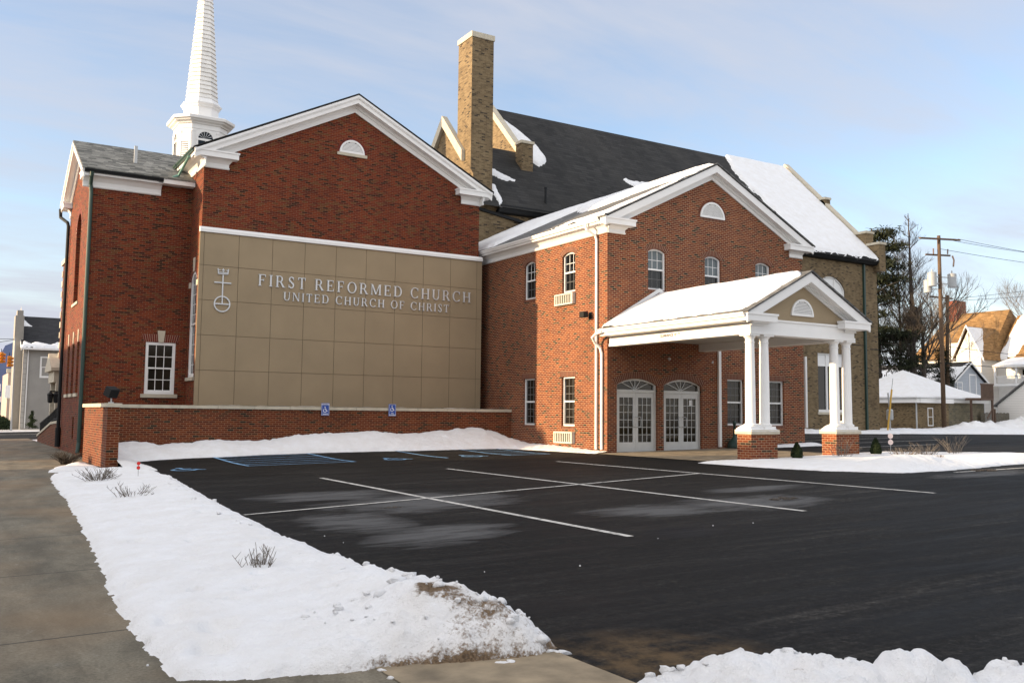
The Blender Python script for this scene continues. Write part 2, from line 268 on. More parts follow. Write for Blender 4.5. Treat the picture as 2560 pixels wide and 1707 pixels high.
# ------------------------------------------------------------------ mesh helpers
IDM = lambda s, d, z: (s, d, z)
def front(y0): return lambda s, d, z: (s, y0+d, z)        # a wall facing -Y: s along X, d into the wall
def left(x0): return lambda s, d, z: (x0+d, s, z)         # a wall facing -X: s along Y
def rightf(x0): return lambda s, d, z: (x0-d, s, z)       # a wall facing +X
class MB:
    def __init__(s, mp=IDM): s.v = []; s.f = []; s.uv = {}; s.mp = mp
    def vert(s, a, b, c): s.v.append(s.mp(a, b, c)); return len(s.v)-1
    def face(s, pts, uv=None):
        i = [s.vert(*p) for p in pts]; s.f.append(i)
        if uv is not None: s.uv[len(s.f)-1] = uv
    def box(s, x0, y0, z0, x1, y1, z1, uv=None):
        i = [s.vert(x, y, z) for z in (z0, z1) for x, y in ((x0, y0), (x1, y0), (x1, y1), (x0, y1))]
        for q in ((0, 3, 2, 1), (4, 5, 6, 7), (0, 1, 5, 4), (1, 2, 6, 5), (2, 3, 7, 6), (3, 0, 4, 7)):
            s.f.append([i[k] for k in q])
            if uv is not None: s.uv[len(s.f)-1] = uv
    def prism(s, poly, d0, d1, uv=None, caps=True):          # poly in (s,z), extruded along d
        n = len(poly); a = [s.vert(p[0], d0, p[1]) for p in poly]; b = [s.vert(p[0], d1, p[1]) for p in poly]
        fs = [[a[i], a[(i+1) % n], b[(i+1) % n], b[i]] for i in range(n)]
        if caps: fs += [a[::-1], b]
        for f in fs:
            s.f.append(f)
            if uv is not None: s.uv[len(s.f)-1] = uv
    def prisms(s, poly, s0, s1):                              # poly in (d,z), extruded along s
        n = len(poly); a = [s.vert(s0, p[0], p[1]) for p in poly]; b = [s.vert(s1, p[0], p[1]) for p in poly]
        for i in range(n): s.f.append([a[i], a[(i+1) % n], b[(i+1) % n], b[i]])
        s.f += [a[::-1], b]
    def tube(s, path, r, n=8, r1=None, cap=True):
        P = [Vector(s.mp(*p)) for p in path]; rings = []
        for k, p in enumerate(P):
            d = (P[min(k+1, len(P)-1)]-P[max(k-1, 0)]).normalized()
            a = d.orthogonal().normalized() if k == 0 else (pa - d*pa.dot(d)).normalized()
            pa = a; b = d.cross(a); rr = r if r1 is None else r+(r1-r)*k/(len(P)-1)
            base = len(s.v); s.v += [tuple(p+rr*(math.cos(2*math.pi*j/n)*a+math.sin(2*math.pi*j/n)*b)) for j in range(n)]; rings.append(base)
        for q0, q1 in zip(rings, rings[1:]):
            for j in range(n): s.f.append([q0+j, q0+(j+1) % n, q1+(j+1) % n, q1+j])
        if cap: s.f.append([rings[0]+j for j in range(n)][::-1]); s.f.append([rings[-1]+j for j in range(n)])
    def lathe(s, cx, cy, prof, n=24, a0=0., rot=None):        # prof: (radius, z)
        rings = []
        for r, z in prof: rings.append([s.vert(cx+r*math.cos(a0+2*math.pi*j/n), cy+r*math.sin(a0+2*math.pi*j/n), z) for j in range(n)])
        for q0, q1 in zip(rings, rings[1:]):
            for j in range(n): s.f.append([q0[j], q0[(j+1) % n], q1[(j+1) % n], q1[j]])
        s.f.append(rings[0][::-1]); s.f.append(rings[-1])
    def build(s, name, mat, parent=None, smooth=False, bevel=0., fix=True):
        L = Vector((0, 0, 0)); p = parent
        while p is not None: L = L+p.location; p = p.parent
        me = bpy.data.meshes.new(name); me.from_pydata([tuple(Vector(v)-L) for v in s.v], [], s.f); me.update()
        if fix:
            bm = bmesh.new(); bm.from_mesh(me); bmesh.ops.recalc_face_normals(bm, faces=bm.faces); bm.to_mesh(me); bm.free()
        uvl = me.uv_layers.new(name='UVMap')
        for pl in me.polygons:
            cst = s.uv.get(pl.index); n = pl.normal
            if cst is None:
                if abs(n.z) > .95: tu, tv = Vector((1, 0, 0)), Vector((0, 1, 0))
                else:
                    tu = Vector((-n.y, n.x, 0)).normalized(); tv = Vector((0, 0, 1)) if abs(n.z) < .05 else n.cross(tu)
                    if tv.z < 0: tv = -tv
                for li in pl.loop_indices:
                    co = me.vertices[me.loops[li].vertex_index].co+L; uvl.data[li].uv = (co.dot(tu), co.dot(tv))
            else:
                for li in pl.loop_indices: uvl.data[li].uv = cst
            if smooth: pl.use_smooth = True
        me.materials.append(mat); o = bpy.data.objects.new(name, me); col.objects.link(o)
        if parent is not None: o.parent = parent
        if bevel:
            b = o.modifiers.new('bevel', 'BEVEL'); b.width = bevel; b.segments = 2; b.limit_method = 'ANGLE'
        return o
def tag(o, label=None, cat=None, group=None, kind=None):
    if label: o['label'] = label
    if cat: o['category'] = cat
    if group: o['group'] = group
    if kind: o['kind'] = kind
    return o
def thing(name, loc, label, cat, group=None):
    o = bpy.data.objects.new(name, None); col.objects.link(o); o.location = loc; o.empty_display_size = .2
    return tag(o, label, cat, group)
def copy_tree(o, off):
    c = o.copy(); col.objects.link(c); c.location = o.location+Vector(off)
    for ch in list(o.children):
        d = ch.copy(); col.objects.link(d); d.parent = c
        for g in list(ch.children):
            e = g.copy(); col.objects.link(e); e.parent = d
    return c

# numpy value noise
def _h(ix, iy, s):
    v = np.sin(ix*127.1+iy*311.7+s*74.7)*43758.5453; return v-np.floor(v)
def vn(x, y, s=0):
    ix, iy = np.floor(x), np.floor(y); fx, fy = x-ix, y-iy; fx = fx*fx*(3-2*fx); fy = fy*fy*(3-2*fy)
    a = _h(ix, iy, s); b = _h(ix+1, iy, s); c = _h(ix, iy+1, s); d = _h(ix+1, iy+1, s)
    return (a*(1-fx)+b*fx)*(1-fy)+(c*(1-fx)+d*fx)*fy
def fbm(x, y, s=0, o=4, g=.5):
    t = 0; a = 1; n = 0
    for k in range(o): t = t+a*vn(x*2**k, y*2**k, s+k*7); n += a; a *= g
    return t/n*2-1
def sm(x): x = np.clip(x, 0, 1); return x*x*(3-2*x)
def hz(x, y):                                                # height of the ground
    x = np.asarray(x, float); y = np.asarray(y, float)
    b = -.05+.02*np.clip(x, -2, 38)-.0049*np.clip(x-38, 0, 37)
    b = b+.08*sm((y-27)/4)*sm((x-4)/2)*(1-sm((x-17)/2))*(1-sm((y-33)/2))
    return b+2.3*sm((x-76)/26)*sm((y-54)/10)
def H(x, y): return float(hz(x, y))
def sdist(px, py, poly):                                      # signed distance to a polygon, positive inside
    d = np.full(px.shape, 1e9); ins = np.zeros(px.shape, bool); n = len(poly)
    for i in range(n):
        (x0, y0), (x1, y1) = poly[i], poly[(i+1) % n]
        ex, ey = x1-x0, y1-y0; t = np.clip(((px-x0)*ex+(py-y0)*ey)/(ex*ex+ey*ey+1e-12), 0, 1)
        d = np.minimum(d, np.hypot(px-x0-t*ex, py-y0-t*ey))
        c = ((y0 > py) != (y1 > py)) & (px < (x1-x0)*(py-y0)/((y1-y0) if y1 != y0 else 1e-9)+x0); ins ^= c
    return np.where(ins, d, -d)
def grid(name, xs, ys, Z, mat, keep=None, mp=None, dirt=None, parent=None, smooth=True, clods=None):
    nx, ny = len(xs), len(ys); X, Y = np.meshgrid(xs, ys, indexing='ij')
    P = np.stack([X, Y, Z], -1).reshape(-1, 3)
    if mp is not None: P = np.array([mp(*p) for p in P])
    idx = np.arange(nx*ny).reshape(nx, ny)
    q = np.stack([idx[:-1, :-1], idx[1:, :-1], idx[1:, 1:], idx[:-1, 1:]], -1).reshape(-1, 4)
    if keep is not None:
        k = keep; kk = (k[:-1, :-1] | k[1:, :-1] | k[1:, 1:] | k[:-1, 1:]).reshape(-1); q = q[kk]
    used = np.unique(q); rm = -np.ones(nx*ny, int); rm[used] = np.arange(len(used)); q = rm[q]; P = P[used]
    dv = np.zeros(len(P)) if dirt is None else dirt.reshape(-1)[used]
    vs = [tuple(p) for p in P]; fs = [list(map(int, f)) for f in q]; dv = list(map(float, dv))
    for (cx, cy, cz, r, dd) in (clods or []):
        b = len(vs); rr = random.Random(int(cx*1e4+cy*1e5))
        rings = [(0, -1), (.75, -.6), (1, 0), (.72, .62), (0, 1)]; nn = 7
        vs.append((cx, cy, cz-r)); dv.append(dd); sq = rr.uniform(.45, .95); el_ = rr.uniform(.6, 1.5); ph = rr.uniform(0, 3.1)
        for (a, zc) in rings[1:-1]:
            for j in range(nn):
                ra = r*rr.uniform(.5, 1.3); q1, q2 = ra*a*math.cos(2*math.pi*j/nn)*el_, ra*a*math.sin(2*math.pi*j/nn)/el_**.5; vs.append((cx+q1*math.cos(ph)-q2*math.sin(ph), cy+q1*math.sin(ph)+q2*math.cos(ph), cz+r*rr.uniform(.7, 1.2)*zc*sq)); dv.append(dd)
        vs.append((cx, cy, cz+r*.85*sq)); dv.append(dd); top = len(vs)-1
        for j in range(nn):
            k = (j+1) % nn; fs.append([b, b+1+k, b+1+j]); fs.append([b+1+j, b+1+k, b+1+nn+k, b+1+nn+j]); fs.append([b+1+nn+j, b+1+nn+k, b+1+2*nn+k, b+1+2*nn+j]); fs.append([b+1+2*nn+j, b+1+2*nn+k, top])
    L = Vector((0, 0, 0)); p = parent
    while p is not None: L = L+p.location; p = p.parent
    me = bpy.data.meshes.new(name); me.from_pydata([tuple(Vector(v)-L) for v in vs], [], fs); me.update()
    at = me.attributes.new('dirt', 'FLOAT', 'POINT'); at.data.foreach_set('value', dv)
    if smooth: me.polygons.foreach_set('use_smooth', [True]*len(me.polygons))
    me.materials.append(mat); o = bpy.data.objects.new(name, me); col.objects.link(o)
    if parent: o.parent = parent
    return o

# ------------------------------------------------------------------ ground, lot, walks
def sheet(name, xs, ys, dz, mat):
    X, Y = np.meshgrid(xs, ys, indexing='ij')
    return tag(grid(name, xs, ys, hz(X, Y)+dz, mat), kind='structure')
A = np.array
sheet('ground', np.concatenate([[-1500, -600, -200, -60, -20], np.arange(-2, 40, 2.), np.arange(40, 110, 3.), [120, 150, 250, 600, 1800]]),
      np.concatenate([[-900, -200, -50, -10], np.arange(0, 40, 1.), np.arange(40, 80, 3.), [90, 120, 200, 400, 900, 2000]]), -.06, GROUND)
sheet('parking_lot', np.concatenate([np.arange(3.57, 20, .5), np.arange(20, 82, 2.)]), np.concatenate([np.arange(-6, 26, 2.), np.arange(26, 38.5, .5)]), 0., ASPH)
sheet('sidewalk', A([-2., 0, 1, 2, 2.6]), np.arange(-8, 57.1, 1.), .008, WALK)
sheet('sidewalk', A([2.6, 3.3, 4.06]), np.arange(27., 57.1, 1.), .008, WALK)
sheet('driveway_apron', A([2.4, 3, 3.568]), A([-4, 0, 2, 4, 5.2, 5.6]), .014, CONC)
sheet('road', A([-14., -10, -6, -3.2]), np.arange(-60, 58, 6.), -.10, ASPH)
sheet('kerb', A([-3.2, -2.9]), np.arange(-60, 58, 6.), .03, CONC)
sheet('cross_road', A([-60., -30, -10, 0, 4, 10, 20, 40]), A([57.2, 60, 66, 70, 75.]), -.02, ASPH)
sheet('cross_road_kerb', A([-60., -30, -10, 0, 4, 10, 20, 40]), A([75., 75.25]), .05, CONC)
sheet('portico_walk', np.arange(18.6, 24.7, 1.), A([19.35, 20, 21, 22, 23, 24, 25.21]), .016, CONC)
tag(MB().build('cross_road_line', PAINTW) if False else (lambda m: (m.face([(2.0, 66.6, H(3, 66)-.012), (9, 66.6, H(9, 66)-.012), (9, 66.9, H(9, 66)-.012), (2.0, 66.9, H(3, 66)-.012)]), m.build('cross_road_line', PAINTW))[1])(MB()), kind='structure')
def stripe(name, x0, y0, x1, y1, wd, mat):
    m = MB(); n = max(2, int(math.hypot(x1-x0, y1-y0)/.5)); L = math.hypot(x1-x0, y1-y0); px, py = -(y1-y0)/L*wd/2, (x1-x0)/L*wd/2
    for i in range(n):
        a, b = i/n, (i+1)/n; q = [(x0+(x1-x0)*t+s*px, y0+(y1-y0)*t+s*py) for t, s in ((a, 1), (a, -1), (b, -1), (b, 1))]
        m.face([(x, y, H(x, y)+.005+(.004 if wd < .099 else 0)) for x, y in q])
    return tag(m.build(name, mat), kind='structure')
for (x0, y0, x1, y1) in [(7.52, 20.7, 7.41, 9.25), (11.3, 21.7, 11.31, 9.9), (15.3, 22.5, 15.42, 10.5)]: stripe('parking_line', x0, y0, x1, y1, .11, PAINTW)
stripe('parking_line', 4.0, 14.35, 15.38, 16.55, .098, PAINTW)
for (x0, y0, x1, y1) in [(20.3, 13.3, 40, 12.6), (27.5, 22.8, 33, 22.4), (29.5, 25.4, 37, 24.9), (31, 28.2, 41, 27.4), (33.5, 30.4, 44, 29.8), (36, 32.2, 48, 31.6), (25.6, 13.9, 31, 13.6)]: stripe('parking_line', x0, y0, x1, y1, .11, PAINTW)
for (x0, y0, x1, y1) in [(7.36, 26.05, 7.36, 31), (10.5, 26.05, 10.5, 31), (13.6, 26.1, 13.6, 31), (15.95, 26.1, 15.95, 31), (17.4, 26.0, 17.4, 31)]: stripe('access_line', x0, y0, x1, y1, .10, PAINTB)
for (a, b) in [(7.36, 10.5), (15.95, 17.4)]:
    stripe('access_line', a, 26.05, b, 26.05, .085, PAINTB)
    for k in range(1, 7): stripe('access_hatch', a, 26.05+k*.75, b, 26.05+k*.75, .075, PAINTB)
def wheelchair(name, mp, mat, par=None, th=.004):              # access symbol drawn in a unit square
    m = MB(mp)
    def seg(x0, y0, x1, y1, wd):
        L = math.hypot(x1-x0, y1-y0); px, py = -(y1-y0)/L*wd/2, (x1-x0)/L*wd/2
        m.face([(x0+px, 0, y0+py), (x0-px, 0, y0-py), (x1-px, 0, y1-py), (x1+px, 0, y1+py)])
    for i in range(20):
        a, b = R(120+i*11.5), R(120+(i+1)*11.5)
        m.face([(.42+r*math.cos(t), 0, .34+r*math.sin(t)) for t, r in ((a, .22), (a, .31), (b, .31), (b, .22))])
    seg(.44, .78, .46, .46, .1); seg(.45, .62, .66, .62, .07); seg(.44, .47, .70, .47, .09); seg(.69, .5, .80, .2, .09); seg(.78, .2, .9, .24, .07)
    m.face([(.43+.09*math.cos(2*math.pi*k/12), 0, .9+.09*math.sin(2*math.pi*k/12)) for k in range(12)])
    return m.build(name, mat, par, fix=False)
for (x, y) in [(5.05, 25.1), (11.5, 26.0), (14.2, 26.0)]:
    tag(wheelchair('access_symbol', (lambda x, y: lambda a, b, c: (x+a*1.1, y+c*1.3, H(x+a*1.1, y+c*1.3)+.006))(x, y), PAINTB), kind='structure')

# ------------------------------------------------------------------ architectural helpers
def wall(mb, s0, s1, z0, z1, holes=(), depth=.1):
    """a wall sheet at d=0 with rectangular holes (h0,h1,za,zb[,spring]) and their reveals; arched when spring is given"""
    S = sorted({s0, s1, *[h[0] for h in holes], *[h[1] for h in holes]}); Z = sorted({z0, z1, *[h[2] for h in holes], *[h[3] for h in holes]})
    for a, b in zip(S, S[1:]):
        for c, d in zip(Z, Z[1:]):
            if any(h[0] <= a and b <= h[1] and h[2] <= c and d <= h[3] for h in holes): continue
            mb.face([(a, 0, c), (b, 0, c), (b, 0, d), (a, 0, d)])
    for h in holes:
        a, b, c, d = h[:4]; sp = h[4] if len(h) > 4 else None; top = d if sp is None else sp
        mb.face([(a, 0, c), (a, depth, c), (a, depth, top), (a, 0, top)]); mb.face([(b, 0, c), (b, depth, c), (b, depth, top), (b, 0, top)])
        mb.face([(a, 0, c), (b, 0, c), (b, depth, c), (a, depth, c)])
        if sp is None: mb.face([(a, 0, d), (b, 0, d), (b, depth, d), (a, depth, d)])
        else:
            pts = arc(a, b, sp, d, 14)
            for p, q in zip(pts, pts[1:]):
                mb.face([(p[0], 0, p[1]), (q[0], 0, q[1]), (q[0], depth, q[1]), (p[0], depth, p[1])])
                mb.face([(p[0], 0, p[1]), (q[0], 0, q[1]), (q[0], 0, d), (p[0], 0, d)])
def arc(a, b, sp, crown, n=14, off=0.):
    hw = (b-a)/2; rise = crown-sp; rad = (hw*hw+rise*rise)/(2*rise); cx = (a+b)/2; cz = crown-rad; th = math.asin(min(1, hw/rad))
    if rise > hw*.999: th = math.pi/2
    return [(cx+(rad+off)*math.sin(t), cz+(rad+off)*math.cos(t)) for t in [-th+2*th*k/n for k in range(n+1)]]
def arch_band(par, mp, a, b, sp, crown, th, nb, mat, name='brick_arch', ext=.0):
    m = MB(mp); g = .10
    hw = (b-a)/2; rise = crown-sp; rad = (hw*hw+rise*rise)/(2*rise); cx = (a+b)/2; cz = crown-rad; T = math.asin(min(1, hw/rad))+ext
    for k in range(nb):
        t0 = -T+2*T*(k+g)/nb; t1 = -T+2*T*(k+1-g)/nb
        m.prism([(cx+r*math.sin(t), cz+r*math.cos(t)) for t, r in ((t0, rad+.002), (t1, rad+.002), (t1, rad+th), (t0, rad+th))], -.005, .02, uv=(random.random(), random.random()))
    o = m.build(name, mat, par)
    k2 = MB(mp); A0 = [(cx+(rad+.001)*math.sin(t), cz+(rad+.001)*math.cos(t)) for t in np.linspace(-T, T, nb+1)]; A1 = [(cx+(rad+th)*math.sin(t), cz+(rad+th)*math.cos(t)) for t in np.linspace(-T, T, nb+1)]
    for i in range(nb): k2.face([(A0[i][0], -.002, A0[i][1]), (A0[i+1][0], -.002, A0[i+1][1]), (A1[i+1][0], -.002, A1[i+1][1]), (A1[i][0], -.002, A1[i][1])])
    k2.build('mortar_joint', MORT, o); return o
def soldier(par, mp, a, b, z0, z1, mat, name='brick_lintel', flare=0.):
    m = MB(mp); n = max(3, round((b-a)/.072)); wd = (b-a)/n; cx = (a+b)/2
    for k in range(n):
        x0, x1 = a+wd*(k+.1), a+wd*(k+.9); f = flare
        m.prism([(x0, z0), (x1, z0), (x1+(x1-cx)*f, z1), (x0+(x0-cx)*f, z1)], -.006, .02, uv=(random.random(), random.random()))
    o = m.build(name, mat, par); q = MB(mp); q.face([(a, -.002, z0), (b, -.002, z0), (b+(b-cx)*flare, -.002, z1), (a+(a-cx)*flare, -.002, z1)]); q.build('mortar_joint', MORT, o)
    return o
def window(par, mp, a, b, z0, z1, spring=None, cols=3, rt=2, rb=2, d=.08, fw=.055, mU=GLASS, mL=GLASS, rail=None, name='window', sash=.035, mat=VINYL, mm=.018, low=None, lowall=False):
    """a sash window: outer frame, meeting rail and muntins in one mesh; two panes as sub-parts"""
    m = MB(mp); top = spring if spring else z1; zr = rail if rail else (z0+z1)/2
    m.box(a, d, z0, a+fw, d+.09, top); m.box(b-fw, d, z0, b, d+.09, top); m.box(a+fw, d, z0, b-fw, d+.09, z0+fw)
    if spring:
        o1 = arc(a, b, spring, z1, 12); i1 = arc(a+fw, b-fw, spring, z1-fw, 12)
        for k in range(12): m.prism([o1[k], o1[k+1], i1[k+1], i1[k]], d, d+.09)
    else: m.box(a+fw, d, z1-fw, b-fw, d+.09, z1)
    m.box(a+fw, d+.015, zr-.028, b-fw, d+.075, zr+.028)
    ia, ib = a+fw, b-fw
    g = MB(mp); gl = m if low is None else g
    gl.box(ia, d+.04, z0+fw, ia+sash, d+.085, zr-.028); gl.box(ib-sash, d+.04, z0+fw, ib, d+.085, zr-.028); gl.box(ia+sash, d+.04, z0+fw, ib-sash, d+.085, z0+fw+.04)
    hw = (ib-ia)/2; cx = (ia+ib)/2
    def topz(x):
        if not spring: return z1-fw
        rise = z1-fw-spring; rad = (hw*hw+rise*rise)/(2*rise); return z1-fw-rad+math.sqrt(max(0, rad*rad-(x-cx)**2))
    for k in range(1, cols):
        x = ia+(ib-ia)*k/cols; (g if lowall else m).box(x-mm/2, d+.052, zr+.02, x+mm/2, d+.068, topz(x)-.004); gl.box(x-mm/2, d+.062, z0+fw+.03, x+mm/2, d+.078, zr-.02)
    tz = topz(ia+.02)
    for k in range(1, rt): z = zr+((z1-fw)-zr)*k/rt; (g if lowall else m).box(ia, d+.054, z-mm/2, ib, d+.066, z+mm/2)
    for k in range(1, rb): z = z0+fw+(zr-z0-fw)*k/rb; gl.box(ia+sash, d+.064, z-mm/2, ib-sash, d+.076, z+mm/2)
    o = m.build(name, mat, par)
    if low is not None: g.build('muntin', low, o)
    p = MB(mp); p.face([(ia-.005, d+.072, z0+fw-.005), (ib+.005, d+.072, z0+fw-.005), (ib+.005, d+.072, zr), (ia-.005, d+.072, zr)]); p.build('pane', mL, o)
    p = MB(mp)
    if spring: p.face([(ib+.005, d+.0605, zr), (ia-.005, d+.0605, zr)]+[(x, d+.0605, z) for x, z in arc(a+fw-.005, b-fw+.005, spring, z1-fw+.005, 12)])
    else: p.face([(ia-.005, d+.0605, zr), (ib+.005, d+.0605, zr), (ib+.005, d+.0605, z1-fw+.005), (ia-.005, d+.0605, z1-fw+.005)])
    p.build('pane', mU, o)
    return o
def halfvent(par, mp, a, b, z0, z1, archmat=None, nb=24, slats=9, sill=None, fr=.07):
    m = MB(mp); cx = (a+b)/2; hw = (b-a)/2; hz_ = z1-z0; n = 20
    E = lambda k, q: (cx+(hw-q)*math.cos(math.pi*k/n), z0+q*.0+(hz_-q)*math.sin(math.pi*k/n))
    for k in range(n): m.prism([E(k, 0), E(k+1, 0), E(k+1, fr), E(k, fr)], -.045, .0)
    m.box(a+fr*.2, -.043, z0-.002, b-fr*.2, .0, z0+fr*.9); o = m.build('gable_vent', WHITE, par)
    s = MB(mp); h0 = z0+fr*.9; step = (z1-fr-h0)/slats
    for k in range(slats):
        zc = h0+step*(k+.15); q = (zc+step*.6-z0)/(hz_-fr)
        if q >= 1: continue
        x = (hw-fr)*math.sqrt(max(0, 1-q*q))
        if x > .02: s.prisms([(-.034, zc), (-.026, zc-.004), (-.006, zc+step*.78), (-.014, zc+step*.8)], cx-x, cx+x)
    s.build('louver', WHITE, o)
    bk = MB(mp); bk.face([(cx+(hw-.03)*math.cos(math.pi*k/n), -.003, z0+.01+(hz_-.04)*math.sin(math.pi*k/n)) for k in range(n+1)]); bk.build('backing', plain_dark, o)
    if archmat:
        v = MB(mp)
        for k in range(nb):
            t0, t1 = math.pi*(k+.1)/nb, math.pi*(k+.9)/nb
            v.prism([(cx+(hw+r)*math.cos(t), z0+(hz_+r)*math.sin(t)) for t, r in ((t0, .005), (t1, .005), (t1, .1), (t0, .1))], -.006, .01, uv=(random.random(), random.random()))
        v.build('brick_arch', archmat, par)
    return o
plain_dark = plain('dark_recess', (.05, .05, .05), .9)
def gable_trim(par, mp, a, b, z_eave, z_apex, oh, ohf, face_h, frieze_h, mat=WHITE, name='gable_trim', crown=True):
    """a moulded rake: a,b are the wall corners; the fascia runs at d=-ohf from the eave tips (overhang oh) to the apex"""
    m = MB(mp); cx = (a+b)/2; sl = (z_apex-z_eave)/(cx-(a-oh)); A_, B_ = a-oh, b+oh
    def chev(top, th, d0, d1, ins=0.):
        zt = z_apex-top; L = A_+ins; Rr = B_-ins; ze = z_eave+ins*sl-top
        m.prism([(L, ze-th), (L, ze), (cx, zt), (cx, zt-th)], d0, d1); m.prism([(cx, zt-th), (cx, zt), (Rr, ze), (Rr, ze-th)], d0, d1)
    chev(.012, face_h, -ohf, -ohf+.05)
    if crown: chev(.006, face_h*.34, -ohf-.05, -ohf-.002); chev(.006+face_h*.34, face_h*.14, -ohf-.025, -ohf-.002)
    chev(face_h*.86, .03, -ohf+.052, -.002, .06)                                    # soffit
    chev(face_h*.86+.031, frieze_h, -.035, -.001, oh+.002)                            # frieze board
    chev(face_h*.86+.031, frieze_h*.4, -.085, -.036, oh+.002)                         # bed mould
    chev(face_h*.86+.031+frieze_h*.88, frieze_h*.12, -.05, -.036, oh+.03)
    return m.build(name, mat, par)
def cornice_return(par, mp, a, sgn, oh, ohf, z0, z1, z2, ln, lf, mat=WHITE, name='cornice_return'):
    """the boxed eave end on a gable: fascia z1..z2 of length ln, moulded frieze z0..z1 of length lf, from wall corner a"""
    m = MB(mp); e = lambda x: a+sgn*x
    m.box(min(e(-oh-.006), e(ln)), -ohf-.006, z1, max(e(-oh-.006), e(ln)), -.0013, z2)
    m.box(min(e(-oh-.02), e(ln+.03)), -ohf-.03, z2-.055, max(e(-oh-.02), e(ln+.03)), -.0012, z2+.004)
    h = z1-z0; pf = [(-.03, z0), (-.055, z0+h*.08), (-.055, z0+h*.16), (-.032, z0+h*.2), (-.032, z0+h*.55), (-.06, z0+h*.66), (-.12, z0+h*.86), (-ohf*.6, z1-.002), (0, z1-.002), (0, z0)]
    # sloping end towards the middle of the gable
    L0, L1 = e(-.001), None
    for (p, q) in zip(pf, pf[1:]+pf[:1]):
        k = lambda w_: e(lf+max(0, (-w_[0]-.03))*.9)
        m.face([(e(0), p[0], p[1]), (k(p), p[0], p[1]), (k(q), q[0], q[1]), (e(0), q[0], q[1])])
    m.f.append([m.vert(e(lf+max(0, (-p[0]-.03))*.9), p[0], p[1]) for p in pf])
    m.f.append([m.vert(e(0), p[0], p[1]) for p in pf])
    return m.build(name, mat, par)
def eave(par, mp, s0, s1, oh, z0, z1, z2, gut=WHITE, mat=WHITE, name='eave_trim', gutter=True, gz=None):
    """an eave along a side wall: frieze z0..z1, soffit, fascia z1..z2 at d=-oh, gutter outside"""
    m = MB(mp); h = z1-z0
    m.prisms([(-.03, z0), (-.055, z0+h*.08), (-.055, z0+h*.16), (-.032, z0+h*.2), (-.032, z0+h*.55), (-.06, z0+h*.66), (-.12, z0+h*.86), (-oh*.6, z1-.003), (-.001, z1-.003), (-.001, z0)], s0, s1)
    m.box(s0, -oh, z1, s1, -.002, z1+.03); m.box(s0, -oh, z1+.03, s1, -oh+.03, z2-.01)
    o = m.build(name, mat, par)
    if gutter:
        g = MB(mp); t = z2; b_ = z2-.12
        g.prisms([(-oh-.002, b_), (-oh-.07, b_), (-oh-.075, b_+.04), (-oh-.11, b_+.075), (-oh-.115, t), (-oh-.105, t), (-oh-.1, b_+.08), (-oh-.065, b_+.045), (-oh-.06, b_+.012), (-oh-.002, b_+.012)], s0, s1)
        g.build('gutter', gut, par)
    return o
def roofslab(par, mp, a, b, z_eave, z_apex, oh, d0, d1, mat, th=.045, name='roof', sides=(0, 1), cx=None):
    cx = (a+b)/2 if cx is None else cx; m = MB(mp)
    if 0 in sides: m.prism([(a-oh-.04, z_eave-.02), (cx, z_apex), (cx, z_apex+th), (a-oh-.04, z_eave-.02+th)], d0, d1)
    if 1 in sides: m.prism([(cx, z_apex), (b+oh+.04, z_eave-.02), (b+oh+.04, z_eave-.02+th), (cx, z_apex+th)], d0, d1)
    return m.build(name, mat, par)
def roof_snow(name, label, amp, poly, mp, th, res, edge=.12, ragged=.15, seed=1, strk=(1, 1), bounds=None, wv=.02):
    """snow lying on a slope: poly in slope coordinates (along, up), mp(along, up, thickness) places it"""
    P = np.array(poly); xs = np.arange(P[:, 0].min()-.3, P[:, 0].max()+.3, res); ys = np.arange(P[:, 1].min()-.3, P[:, 1].max()+.3, res)
    if bounds: xs = xs[(xs >= bounds[0]) & (xs <= bounds[1])]; ys = ys[(ys >= bounds[2]) & (ys <= bounds[3])]; xs = np.concatenate([[bounds[0]], xs, [bounds[1]]]); ys = np.concatenate([[bounds[2]], ys, [bounds[3]]])
    X, Y = np.meshgrid(xs, ys, indexing='ij')
    d = sdist(X, Y, poly)+ragged*fbm(X*1.7*strk[0], Y*1.7*strk[1], seed, 5, .6)
    h = th*(1-np.exp(-np.clip(d, 0, None)/edge))+wv*fbm(X*.9, Y*.9, seed+3)*(d > 0)
    h = np.where(d > 0, h, -.04)
    return tag(grid(name, xs, ys, h, SNOW, keep=d > 0, mp=mp), label, 'snow')

# ------------------------------------------------------------------ annex (new brick wing on the right)
YR, XC, XD = 25.213, 19.188, 28.872
ann = thing('brick_annex', (24.03, YR, .4), 'orange brick two-storey gabled wing with white trim behind the portico', 'building')
F = front(YR); Lf = left(XC)
dws = [(19.60, 21.385, .3, 2.885, 2.66), (21.68, 23.46, .3, 2.905, 2.68)]
lws = [(24.745, 25.585, 1.285, 2.985), (26.92, 27.74, 1.285, 2.985)]
uws = [(20.98, 21.80, 6.05, 7.52, 7.39), (23.67, 24.475, 6.05, 7.52, 7.39), (26.27, 27.08, 6.05, 7.52, 7.39)]
slw = [(27.12, 27.94, 1.21, 2.98), (29.74, 30.56, 1.21, 2.98)]; suw = [(27.12, 27.94, 6.05, 7.52, 7.39), (29.74, 30.56, 6.05, 7.52, 7.39)]
m = MB(F); wall(m, XC, XD, 0, 8.15, dws+lws+uws); m.face([(XC, 0, 8.15), (XD, 0, 8.15), (24.03, 0, 10.72)])
m.mp = Lf; wall(m, YR, 38, 0, 8.15, slw+suw); m.mp = rightf(XD); wall(m, YR, 38, 0, 8.15)
m.build('wall', RED, ann)
for (a, b, c, d) in lws: window(ann, F, a, b, c, d, None, 3, 3, 3, mU=CURT, mL=CURT, low=GRILLE, lowall=True); soldier(ann, F, a-.1, b+.1, d, d+.2, VRED); soldier(ann, F, a-.02, b+.02, c-.1, c, VRED, 'brick_sill')
